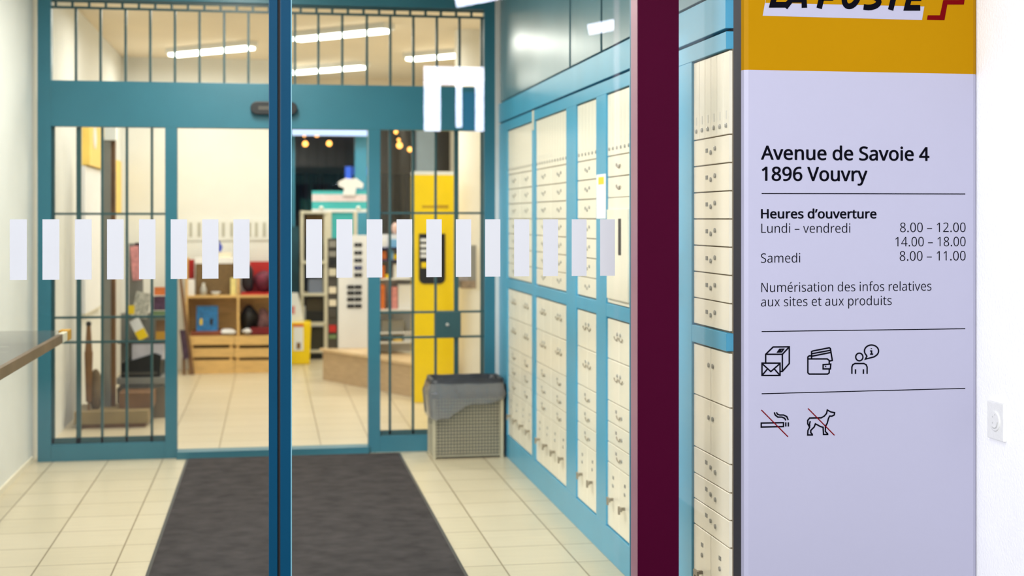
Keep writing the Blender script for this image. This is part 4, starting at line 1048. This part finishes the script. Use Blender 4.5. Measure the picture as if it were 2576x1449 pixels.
zsf, ztp, ztr = PZ(580, 746, YW), PZ(540, 650, YW), PZ(650, 662, YW)
t = 0.022
for x, zt2 in ((xa, ztp), (xm - t / 2, ztp), (xb - t, ztr)):
    bx(x, x + t, YW + 0.02, YW + 0.36, zc1, zt2).build('side_panel', M_wood, bs)
bx(xa + t, xm - t / 2, YW + 0.02, YW + 0.36, zsf - t / 2, zsf + t / 2).build('shelf_board', M_wood, bs)
bx(xm + t / 2, xb - t, YW + 0.02, YW + 0.36, zsf - t / 2, zsf + t / 2).build('shelf_board', M_wood, bs)
bx(xa, xb, YW + 0.345, YW + 0.36, zc1, zsf).build('back_panel', M_wood, bs)
Z1 = zsf + t / 2
def item(name, label, cat, mb, m, group=None, **k):
    return simple(name, mb, m, label, cat, group, **k)
# on the upper shelf board
bkt = thing('wicker_basket', 'brown basket box with white rim on the shelf, behind the sticker bars', 'basket', (PX(540, YW), YW + 0.2, Z1))
x0, x1 = PX(492, YW + 0.12), PX(588, YW + 0.12)
zt3, zt4 = PZ(540, 664, YW), PZ(540, 650, YW)
bx(x0, x1, YW + 0.12, YW + 0.33, Z1, zt3).build('basket_body', M_wicker, bkt)
bx(x0 - 0.004, x1 + 0.004, YW + 0.115, YW + 0.335, zt3, zt4).build('white_rim', M_paper, bkt)
item('white_carton', 'upright white carton at the left end of the pine shelf', 'box', fbox(468, 489, 703, 743, YW + 0.05, 0.07, Z1), M_paper)
bo = thing('glass_bottle', 'pale grey bottle standing in front of the brown basket', 'bottle', (PX(512, YW + 0.06), YW + 0.06, Z1))
m = MB(); m.lathe((PX(512, YW + 0.06), YW + 0.06, Z1), [(0.03, 0), (0.032, 0.05), (0.026, 0.075), (0.012, 0.10)], 14); m.build('bottle_body', mat('pale_bottle', (180, 178, 172), 0.25), bo, smooth=True)
m = MB(); m.lathe((PX(512, YW + 0.06), YW + 0.06, Z1 + 0.10), [(0.013, 0), (0.013, 0.02)], 12); m.build('cap', M_white, bo)
m = MB(); m.lathe((PX(543, YW + 0.06), YW + 0.06, Z1), [(0.022, 0), (0.045, 0.028), (0.047, 0.034), (0.041, 0.03), (0.02, 0.008)], 18); item('small_bowl', 'little white bowl on the shelf right of the bottle', 'bowl', m, M_paper, smooth=True)
item('card_pack', 'cream and yellow pack standing at the shelf divider', 'pack', bx(PX(580, YW + 0.05), PX(594, YW + 0.05), YW + 0.05, YW + 0.1, Z1, PZ(590, 700, YW)), mat('cream_pack', (240, 226, 150), 0.6, var=0.08, scale=20))
item('red_carton', 'small red and grey carton at the top left of the pine shelf', 'box', bx(PX(470, YW + 0.2), PX(488, YW + 0.2), YW + 0.2, YW + 0.3, Z1, PZ(480, 655, YW)), M_red)
item('red_tray', 'long red tray on the right half of the pine shelf', 'tray', bx(PX(606, YW + 0.04), PX(698, YW + 0.04), YW + 0.04, YW + 0.3, Z1, Z1 + 0.022), M_red)
m = MB(); m.blob((PX(622, YW + 0.2), YW + 0.2, Z1 + 0.022 + 0.13), 0.07, 0.07, 0.135, 1, 0.16, 3); item('shoulder_bag', 'dark slumped bag on the red tray beside the divider', 'bag', m, mat('dark_bag', (40, 34, 36), 0.7, var=0.3), smooth=True)
m = MB(); m.blob((PX(662, YW + 0.19), YW + 0.17, Z1 + 0.022 + 0.11), 0.09, 0.09, 0.11, 2, 0.1, 3); item('backpack', 'red and navy rounded backpack on the red tray', 'bag', m, mat('red_navy_cloth', (96, 26, 48), 0.7, var=0.8, scale=9), smooth=True)
item('red_box', 'red box with grey top behind the backpack', 'box', bx(PX(628, YW + 0.29), PX(700, YW + 0.29), YW + 0.28, YW + 0.335, Z1, PZ(650, 660, YW)), M_red)
# on the crate tops, lower compartments
item('brown_tray', 'reddish brown tray under the blue box', 'tray', bx(PX(480, YW + 0.04), PX(556, YW + 0.04), YW + 0.04, YW + 0.3, zc1, zc1 + 0.04), mat('red_brown_wood', (142, 74, 48), 0.5, var=0.12))
blu = thing('blue_game_box', 'bright blue box leaning upright on the reddish brown tray', 'box', (PX(521, YW + 0.1), YW + 0.1, zc1 + 0.04))
b = MB(); b.box(-0.102, 0.102, 0, 0.05, 0, 0.245, M=Matrix.Rotation(math.radians(-8), 4, 'X')); b.build('carton', M_bluep, blu, local=True)
b = MB(); b.box(-0.07, -0.045, -0.003, 0, 0.06, 0.12, M=Matrix.Rotation(math.radians(-8), 4, 'X')); b.build('printed_yellow_spot', M_yellow, blu, local=True)
b = MB(); b.box(0.025, 0.055, -0.003, 0, 0.06, 0.12, M=Matrix.Rotation(math.radians(-8), 4, 'X')); b.build('printed_dark_spot', M_black, blu, local=True)
m = MB(); m.blob((PX(573, YW + 0.08), YW + 0.1, zc1 + 0.03), 0.08, 0.06, 0.032, 6, 0.25, 3); item('white_cloth', 'crumpled white cloth right of the blue box', 'cloth', m, M_paper, smooth=True)
m = MB(); m.blob((PX(622, YW + 0.08), YW + 0.1, zc1 + 0.03), 0.06, 0.05, 0.03, 8, 0.25, 3); item('white_cloth', 'crumpled white cloth in the right compartment', 'cloth', m, M_paper, smooth=True)
m = MB(); m.blob((PX(628, YW + 0.2), YW + 0.22, zc1 + 0.14), 0.085, 0.07, 0.14, 9, 0.14, 3); item('black_bag', 'black bag in the lower right compartment', 'bag', m, M_black, smooth=True)
m = MB(); m.blob((PX(664, YW + 0.2), YW + 0.24, zc1 + 0.12), 0.06, 0.06, 0.12, 10, 0.14, 3); item('grey_pouch', 'grey and pink pouch in the lower right compartment', 'bag', m, mat('grey_pink_cloth', (136, 100, 104), 0.8, var=0.4, scale=16), smooth=True)
item('dark_red_box', 'low dark red box in front of the black bag', 'box', bx(PX(630, YW + 0.05), PX(690, YW + 0.05), YW + 0.06, YW + 0.13, zc1, zc1 + 0.07), mat('dark_red_card', (120, 14, 24), 0.5, var=0.2))
# above the shelf
bf = thing('pennant', 'small blue pennant on a beige base above the basket', 'pennant', (PX(562, YW + 0.2), YW + 0.22, zt4))
bx(PX(550, YW + 0.2), PX(582, YW + 0.2), YW + 0.17, YW + 0.27, zt4, PZ(565, 636, YW)).build('base', M_cream, bf)
m = MB(); m.prism([(PX(550, YW + 0.2), PZ(556, 604, YW)), (PX(560, YW + 0.2), PZ(560, 622, YW)), (PX(555, YW + 0.2), PZ(556, 638, YW)), (PX(549, YW + 0.2), PZ(556, 632, YW))], 'y', YW + 0.21, YW + 0.225); m.build('cloth', mat('blue_cloth', (60, 80, 190), 0.7), bf)
# leaning board
lbd = thing('leaning_board', 'dark brown board leaning at the left side of the crates', 'board', (PX(478, YW - 0.1), YW - 0.1, 0))
m = MB(); yy = YW - 0.06
m.prism([(PX(449, yy), PZ(449, 690, yy)), (PX(456, yy), PZ(456, 690, yy)), (PX(489, yy), 0), (PX(477, yy), 0)], 'y', yy, yy + 0.03); m.build('plank', M_wood3, lbd)
m = MB(); m.prism([(PX(452, yy), PZ(452, 830, yy)), (PX(466, yy), PZ(466, 830, yy)), (PX(476, yy), PZ(470, 900, yy)), (PX(462, yy), PZ(462, 905, yy))], 'y', yy - 0.03, yy); m.build('cloth_bundle', mat('dark_purple_cloth', (70, 50, 70), 0.8, var=0.4, scale=20), lbd)
bx(PX(459, yy), PX(466, yy), yy, yy + 0.03, 0, PZ(462, 900, yy)).build('prop_leg', M_wood3, lbd)
# row of upright grey strips on the back wall
sr = thing('strip_row', 'white band with upright grey strips on the back wall above the crates', 'rail', (PX(570, YB), YB - 0.01, 1.35))
bx(PX(468, YB), PX(700, YB), YB - 0.014, YB, PZ(570, 604, YB), PZ(570, 552, YB)).build('rail', M_white, sr)
for u in (480, 501, 545, 562, 583, 628, 645, 665, 686):
    bx(PX(u - 3.5, YB), PX(u + 3.5, YB), YB - 0.017, YB - 0.014, PZ(570, 596, YB), PZ(570, 560, YB)).build('slot', mat('grey_beige_strip', (178, 176, 162), 0.7), sr)

# right of the stile
YY = 14.45
yl = thing('yellow_bin', 'yellow bin with paper tags hung on its front', 'bin', (PX(752, YY), YY + 0.15, 0))
m = MB(); x0, x1 = PX(724, YY), PX(783, YY); zt5 = PZ(752, 811, YY)
m.prism([(x0 + 0.015, 0), (x1 - 0.015, 0), (x1, zt5), (x0, zt5)], 'y', YY, YY + 0.28); m.build('tub', M_yellow, yl, bevel=0.02)
fbox(738, 763, 818, 882, YY - 0.006, 0.005).build('paper_tag', M_paper, yl)
fbox(736, 764, 815, 822, YY - 0.01, 0.004).build('orange_clip', M_orange, yl)
fbox(746, 756, 862, 878, YY - 0.008, 0.002).build('printed_dark_spot', M_wood3, yl)
pc = thing('paper_cone', 'white printed paper sheet standing up in the yellow bin', 'paper', (PX(742, YY), YY + 0.1, zt5))
m = MB(); m.prism([(PX(722, YY), PZ(740, 738, YY)), (PX(750, YY), PZ(740, 738, YY)), (PX(765, YY), PZ(740, 812, YY)), (PX(722, YY), PZ(740, 812, YY))], 'y', YY + 0.06, YY + 0.12); m.build('sheet', M_paper, pc)
fbox(731, 742, 770, 790, YY + 0.055, 0.004).build('red_print', M_pink, pc)
YR_ = 14.95
rk = thing('metal_rack', 'beige metal shelf rack with grey baskets right of the blue stile', 'rack', (PX(790, YR_), YR_ + 0.2, 0))
for u in (760, 820):
    for dy in (0, 0.36):
        x = PX(u, YR_)
        bx(x - 0.016, x + 0.016, YR_ + dy, YR_ + dy + 0.03, 0, PZ(790, 530, YR_)).build('upright', M_beige, rk)
for v in (534, 660, 741, 814, 884):
    z = PZ(790, v, YR_)
    bx(PX(757, YR_), PX(826, YR_), YR_ - 0.01, YR_ + 0.39, z - 0.014, z + 0.014).build('shelf', M_beige, rk)
fbox(769, 813, 540, 596, YR_ + 0.25, 0.02).build('back_panel', M_wicker, rk)
def rb(label, u0, u1, v0, v1, m, z0=None, name='storage_box'):
    item(name, label, 'box', fbox(u0, u1, v0, v1, YR_ + 0.05, 0.25, z0), m, 'boxes on the beige rack')
rb('grey blue box on the rack below the sticker bars', 776, 812, 703, 738, mat('grey_blue_plastic', (120, 128, 150), 0.5))
rb('black box on the middle shelf of the rack', 770, 815, 783, 810, M_black)
rb('dark brown box on the rack, above the black one', 770, 815, 750, 782.5, mat('dark_brown_card', (66, 58, 40), 0.8))
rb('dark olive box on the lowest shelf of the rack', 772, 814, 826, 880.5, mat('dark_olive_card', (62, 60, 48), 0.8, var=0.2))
rb('black case on the floor under the rack', 772, 812, 892, 909, M_black, 0.0)
rb('dark grey box at the level of the sticker bars on the rack', 772, 814, 612, 656, M_dark)
# teal blue cupboard at the far left of the rack
simple('teal_cupboard', fbox(728, 752, 570, 800, 15.2, 0.4, 0.0), mat('dark_teal_card', (36, 82, 98), 0.6, var=0.3, scale=6), 'dark teal cupboard behind the yellow bin', 'cupboard')

# turquoise display with shirt
YQ = 13.4
td = thing('turquoise_display', 'turquoise cardboard display header beside the metal rack', 'display', (PX(855, YQ), YQ + 0.1, 0))
fbox(785, 922, 480, 533, YQ, 0.04).build('header', M_turq, td)
fbox(785, 922, 489, 507, YQ - 0.003, 0.003).build('white_band', mat('white_band_print', (236, 220, 226), 0.6, var=0.15, scale=60), td)
fbox(785, 922, 526, 534, YQ - 0.003, 0.003).build('lower_edge', M_paper, td)
fbox(828, 892, 534, 700, YQ + 0.02, 0.03, 0.0).build('back_board', M_turq, td)
for u in (824, 889):
    fbox(u, u + 10, 533, 700, YQ - 0.02, 0.03, 0.0).build('upright', M_beige, td)
for u in (808, 901):
    m = MB(); m.blob((PX(u, YQ), YQ - 0.01, PZ(u, 523, YQ)), 0.022, 0.02, 0.02, 1, 0.02); m.build('clip_lamp', M_white, td)
ts = thing('paper_shirt', 'white shirt shaped cutout standing on the turquoise header', 'cutout', (PX(882, YQ), YQ + 0.02, PZ(882, 480, YQ)))
m = MB()
pts = [(862, 492), (866, 474), (852, 468), (851, 458), (870, 448), (878, 450), (888, 450), (896, 448), (914, 462), (912, 474), (896, 472), (893, 492)]
m.prism([(PX(u, YQ - 0.02), PZ(880, v, YQ - 0.02)) for u, v in pts], 'y', YQ - 0.035, YQ - 0.006); m.build('shirt', M_paper, ts, bevel=0.004)
# spinner racks of small goods
YG = 13.0
sp = thing('sunglasses_stand', 'white stand with rows of dark sunglasses beside the right doorway post', 'display stand', (PX(890, YG), YG + 0.1, 0))
fbox(851, 928, 592, 872, YG, 0.12, 0.296).build('board', M_paper, sp)
rnd = random.Random(4)
def glasses(u0, u1, v, m):
    z = PZ(890, v, YG)
    b = MB()
    for u in (u0 + (u1 - u0) * 0.27, u0 + (u1 - u0) * 0.73):
        b.lathe((PX(u, YG), YG - 0.012, z), [(0.018, 0), (0.02, 0.006), (0.016, 0.012)], 10, 'y')
    b.box(PX(u0 + 1, YG), PX(u1 - 1, YG), YG - 0.008, YG - 0.004, z + 0.006, z + 0.012)
    return b
n_ = 0
for v in (616, 636, 655, 674, 692):
    t_ = thing('sunglasses', None, 'sunglasses', (PX(903, YG), YG, PZ(903, v, YG)))
    glasses(890, 912, v, None).build('lenses', M_navy if n_ in (3,) else M_black, t_)
    tag(t_, 'dark sunglasses on the white stand, %s of the upper column' % ['topmost', 'second from the top', 'middle one', 'second from the bottom, bluish', 'lowest'][n_], group='sunglasses on the white stand'); n_ += 1
n_ = 0
for v in (722, 737, 753, 770):
    for u in (873, 892):
        t_ = thing('sunglasses', 'dark sunglasses in the lower block, %s row, %s column' % (['top', 'second', 'third', 'bottom'][n_], 'left' if u == 873 else 'right'), 'sunglasses', (PX(u + 9, YG), YG, PZ(u, v, YG)), 'sunglasses on the white stand')
        glasses(u, u + 18, v, None).build('lenses', M_black, t_)
    n_ += 1
cdd = thing('card_rack', 'narrow dark rack of small packets left of the sunglasses stand', 'rack', (PX(836, YG), YG + 0.1, 0))
fbox(825, 849, 600, 872, YG + 0.03, 0.1, 0.296).build('back_board', M_dark, cdd)
pk = [('grey speckled', 606, 622, M_grey), ('pale grey', 632, 646, M_grey), ('black', 652, 668, M_black), ('light', 676, 694, M_beige), ('cream round', 722, 738, M_cream), ('cream', 754, 770, M_cream), ('dark grey', 776, 796, M_dark), ('red', 818, 836, M_red), ('olive', 842, 852, M_green)]
for nm, v0, v1, mm in pk:
    o = fbox(828, 846, v0, v1, YG, 0.028).build('hanging_packet', mm, None)
    tag(o, '%s hanging packet on the narrow dark rack' % nm, 'packet', 'packets on the narrow dark rack')

# angled oak plinth
ax, ay = WXY(812, 12.96)
bx_, by_ = WXY(1052, 11.60)
dx, dy = bx_ - ax, by_ - ay
Ld = math.hypot(dx, dy)
op = thing('oak_plinth', 'long light oak display plinth standing at an angle on the shop floor', 'plinth', (ax, ay, 0), rz=math.atan2(dy, dx))
m = MB(); m.box(0, Ld, 0, 0.36, 0, 0.27); m.build('body', M_wood2, op, local=True, bevel=0.003)
m = MB(); m.box(-0.02, Ld + 0.02, -0.02, 0.38, 0.27, 0.295); m.build('top_board', mat('pale_oak', (216, 188, 148), 0.5, var=0.1, scale=8), op, local=True, bevel=0.003)
# goods shelf on the plinth (white unit right of the doorway post)
YH = 12.35
gs = thing('goods_shelf', 'white shelf unit with bright packages seen between the right grille bars', 'shelf', (PX(1000, YH), YH + 0.2, 0.3))
gx0, gx1 = PX(942, YH), PX(1046, YH)
zg = lambda v: PZ(1000, v, YH)
bx(gx0, gx1, YH + 0.24, YH + 0.26, 0.295, zg(590)).build('back_panel', M_paper, gs)
for v in (624, 655, 702, 780, 838, 862):
    bx(gx0, gx1, YH, YH + 0.24, zg(v) - 0.006, zg(v) + 0.006).build('shelf_board', M_navy if v in (624, 655) else M_paper, gs)
bx(gx0 - 0.01, gx0, YH, YH + 0.26, 0.295, zg(590)).build('side_panel', M_paper, gs)
bx(gx1, gx1 + 0.01, YH, YH + 0.26, 0.295, zg(590)).build('side_panel', M_paper, gs)
goods = [('white package with blue print on the upper goods shelf', 960, 973, 602, 622, M_paper), ('sky blue package on the upper goods shelf', 985, 1000, 602, 622, mat('sky_print', (120, 180, 230), 0.5)),
         ('orange and white package on the second goods shelf', 958, 972, 632, 653, M_orange), ('yellow package on the second goods shelf', 990, 1003, 640, 653, M_yellow), ('pale blue package on the second goods shelf', 984, 990, 630, 653, mat('sky_print', (120, 180, 230), 0.5)),
         ('orange package on the third goods shelf', 955, 968, 668, 700, M_orange), ('yellow topped package on the third goods shelf', 970, 980, 690, 700, M_yellow), ('white package on the third goods shelf', 990, 1030, 664, 700, M_paper),
         ('orange and white tall package on the fourth goods shelf', 958, 968, 716, 778, M_orange), ('pink package on the fourth goods shelf', 986, 1000, 722, 778, M_pink), ('white carton on the fourth goods shelf', 1002, 1036, 716, 778, M_paper),
         ('grey box on the lowest goods shelf', 960, 1016, 805, 836, M_grey), ('yellow label card at the bottom of the goods shelf', 990, 1012, 846, 860, M_yellow2), ('white label card at the bottom of the goods shelf', 1016, 1034, 842, 860, M_paper)]
for lb_, u0, u1, v0, v1, mm in goods:
    item('package', lb_, 'package', fbox(u0, u1, v0, v1, YH + 0.05, 0.12), mm, 'packages on the white goods shelf')
m = MB(); m.blob((PX(994, YH + 0.1), YH + 0.1, zg(590) + 0.055), 0.03, 0.03, 0.055, 2, 0.1, 3); item('plush_toy', 'small white and pink rounded toy on top of the goods shelf', 'toy', m, mat('white_pink_plush', (232, 196, 190), 0.9, var=0.2, scale=30), smooth=True)

# yellow totem
YO = 11.3
tt = thing('yellow_totem', 'tall yellow totem with a black rounded panel behind the right grille', 'totem', (PX(1092, YO), YO + 0.1, 0))
x0, x1 = PX(1041, YO), PX(1146, YO)
zt6 = PZ(1092, 440, YO)
bx(x0, x1, YO, YO + 0.22, 0.0, zt6).build('body', M_yellow, tt, bevel=0.006)
bx(x0, x1, YO, YO + 0.22, zt6, PZ(1092, 431, YO)).build('white_top', M_white, tt)
m = MB()
pu0, pu1, pv0, pv1 = 1054, 1120, 588, 714
R = 14
pts = [(pu0, pv0), (pu1, pv0), (pu1, pv1 - R)] + [(pu1 - R + R * math.cos(math.radians(a)), pv1 - R + R * math.sin(math.radians(a))) for a in range(15, 91, 15)] + [(pu0 + R + R * math.cos(math.radians(a)), pv1 - R + R * math.sin(math.radians(a))) for a in range(90, 180, 15)] + [(pu0, pv1 - R)]
m.prism([(PX(u, YO), PZ(1092, v, YO)) for u, v in pts], 'y', YO - 0.008, YO)
pn = m.build('black_panel', M_black, tt)
for i, v in enumerate((600, 614, 628, 640)):
    fbox(1058, 1078, v, v + 8, YO - 0.010, 0.002).build('pale_marking', M_paper, pn)
fbox(1060, 1074, 660, 674, YO - 0.010, 0.002).build('yellow_marking', M_yellow, pn)
fbox(1062, 1094, 517, 523, YO - 0.002, 0.002).build('faint_dark_marking', mat('ochre_marking', (190, 150, 20), 0.5), tt)
fbox(1098, 1128, 516, 524, YO - 0.002, 0.002).build('faint_dark_marking', mat('ochre_marking', (190, 150, 20), 0.5), tt)

# round column, newspaper
YN = 11.75
rc = thing('round_column', 'round white column right of the yellow totem', 'column', (PX(1184, YN), YN, 0))
m = MB(); rr = (PX(1217, YN) - PX(1150, YN)) / 2 + 0.02; m.lathe((PX(1184, YN), YN, 0), [(rr, 0), (rr, CEIL)], 40); m.build('shaft', mat('column_plaster', (242, 238, 228), 0.7, var=0.02), rc, smooth=False)
m = MB(); m.lathe((PX(1184, YN), YN, 0), [(rr + 0.01, 0), (rr + 0.01, 0.08)], 40); m.build('skirting', M_cream, rc)
npp = thing('newspaper_holder', 'grey printed newspaper in a holder fixed to the round column', 'newspaper', (PX(1160, 11.4), 11.4, 1.1))
fbox(1124, 1198, 617, 724, 11.42, 0.02).build('holder', M_grey, npp)
fbox(1126, 1176, 620, 708, 11.412, 0.008).build('front_page', mat('news_print', (156, 152, 158), 0.7, var=0.45, scale=22), npp)
fbox(1127, 1176, 590, 600, 11.42, 0.01).build('red_strip', M_red, npp)
fbox(1160, 1197, 706, 726, 11.408, 0.006).build('lower_page', mat('brown_print', (150, 130, 110), 0.7, var=0.3, scale=30), npp)

# window wall of the shop with the night street beyond
YV = YB2
wd2 = thing('window_2', 'dark shop window to the night street behind the displays', 'window', (1.2, YV, 0), kind='structure')
x0, x1 = XB, 2.2
zh = PZ(830, 322, YV)
bx(x0, x1, YV, YV + 0.15, 0, 0.5).build('parapet', M_white, wd2)
bx(x0, x1, YV, YV + 0.15, zh, CEIL).build('lintel', M_ceil, wd2)
bx(x0, x1, YV + 0.05, YV + 0.06, 0.5, zh).build('glass_pane', G_side, wd2)
fbox(735, 741, 340, 900, YV - 0.02, 0.1).build('frame_bar', M_frame, wd2)
fbox(893, 924, 340, 900, YV - 0.05, 0.15).build('mullion', M_frame, wd2)
fbox(1048, 1094, 320, 900, YV - 0.05, 0.15).build('mullion', mat('pale_blue_metal', (150, 168, 182), 0.4), wd2)
tbl = thing('window_lamp', 'long cool white tube lamp along the top of the shop window', 'lamp', (PX(830, YV - 0.3), YV - 0.3, zh))
fbox(734, 924, 327, 341, YV - 0.3, 0.03).build('tube', E_strip, tbl)
bx(PX(734, YV - 0.27), PX(924, YV - 0.27), YV - 0.27, YV - 0.2, PZ(830, 341, YV - 0.27), PZ(830, 322, YV - 0.27)).build('housing', M_white, tbl)
bls = thing('blue_lit_sign', 'small blue lit sign glowing beyond the shop window', 'lit sign', (PX(890, 17.5), 17.5, 2.0))
fbox(869, 884, 419, 452, 17.5, 0.05).build('letter_block', E_bluesign, bls)
fbox(889, 926, 419, 441, 17.5, 0.05).build('letter_block', E_bluesign, bls)
fbox(865, 928, 414, 460, 17.56, 0.04).build('carrier', M_black, bls)
bx(PX(895, 17.6) - 0.03, PX(895, 17.6) + 0.03, 17.6, 17.66, 0, PZ(895, 455, 17.6)).build('post', M_black, bls)
# house across the street behind
hs = thing('street_house', 'dim brown house front across the night street, beyond the shop window', 'building', (1.5, 21.5, 0))
M_house = mat('brown_render', (140, 116, 92), 0.9, var=0.12, scale=1.5)
bx(-4, 8, 21.5, 22.0, -0.2, 6).build('wall', M_house, hs)
bx(-4, 8, 21.2, 21.5, PZ(830, 345, 21.2) - 0.55, PZ(830, 345, 21.2)).build('canopy', M_house, hs)
for u0, u1 in ((742, 762), (776, 796), (812, 846), (856, 874), (958, 976), (988, 1010), (1018, 1040)):
    w_ = bx(PX(u0, 21.5), PX(u1, 21.5), 21.46, 21.5, 0.4, PZ(830, 400, 21.5)).build('shop_window', M_black, hs)
for u0, u1 in ((768, 772), (802, 806), (848, 853)):
    bx(PX(u0, 21.5), PX(u1, 21.5), 21.4, 21.5, 0, PZ(830, 395, 21.5)).build('pilaster', M_grey, hs)
struct('street', bx(-8, 12, 16.3, 24, -0.14, -0.02), M_ground, 'dark street beyond the shop window', 'street')
for i, (u, v, r_, lb_) in enumerate(((768, 362, 0.035, 'left, lower'), (766, 341, 0.02, 'left, faint upper'), (797, 337, 0.04, 'topmost, largest'), (828, 361, 0.035, 'right, lower'),
                                      (996, 332, 0.025, 'topmost, between bars'), (1003, 352, 0.02, 'faint, between bars'), (1005, 366, 0.04, 'brightest, between bars'), (1031, 376, 0.032, 'rightmost, lowest'))):
    side = 'behind the turquoise display' if i < 4 else 'left of the yellow totem'
    yq = 18.2 + 0.15 * i
    x, _, z = P(u, v, yq)
    l = thing('street_bulb', 'warm glowing street bulb beyond the window, %s, %s' % (side, lb_), 'light bulb', (x, yq, z), 'warm bulbs beyond the shop window')
    m = MB(); m.lathe((x, yq, z), [(0.001, -r_), (r_ * 0.7, -r_ * 0.7), (r_, 0), (r_ * 0.7, r_ * 0.7), (r_ * 0.2, r_)], 14); m.build('globe', E_warm, l, smooth=True)
    m = MB(); m.tube((x, yq, z + r_), (x, yq, 5.0), 0.004, 6); m.build('cable', M_black, l)
area('street_glow', (1.5, 19.0, 3.4), (math.radians(-70), 0, 0), 2.0, 0.3, 18, (1.0, 0.8, 0.6))  # added warm fill for the house front, without a fixture
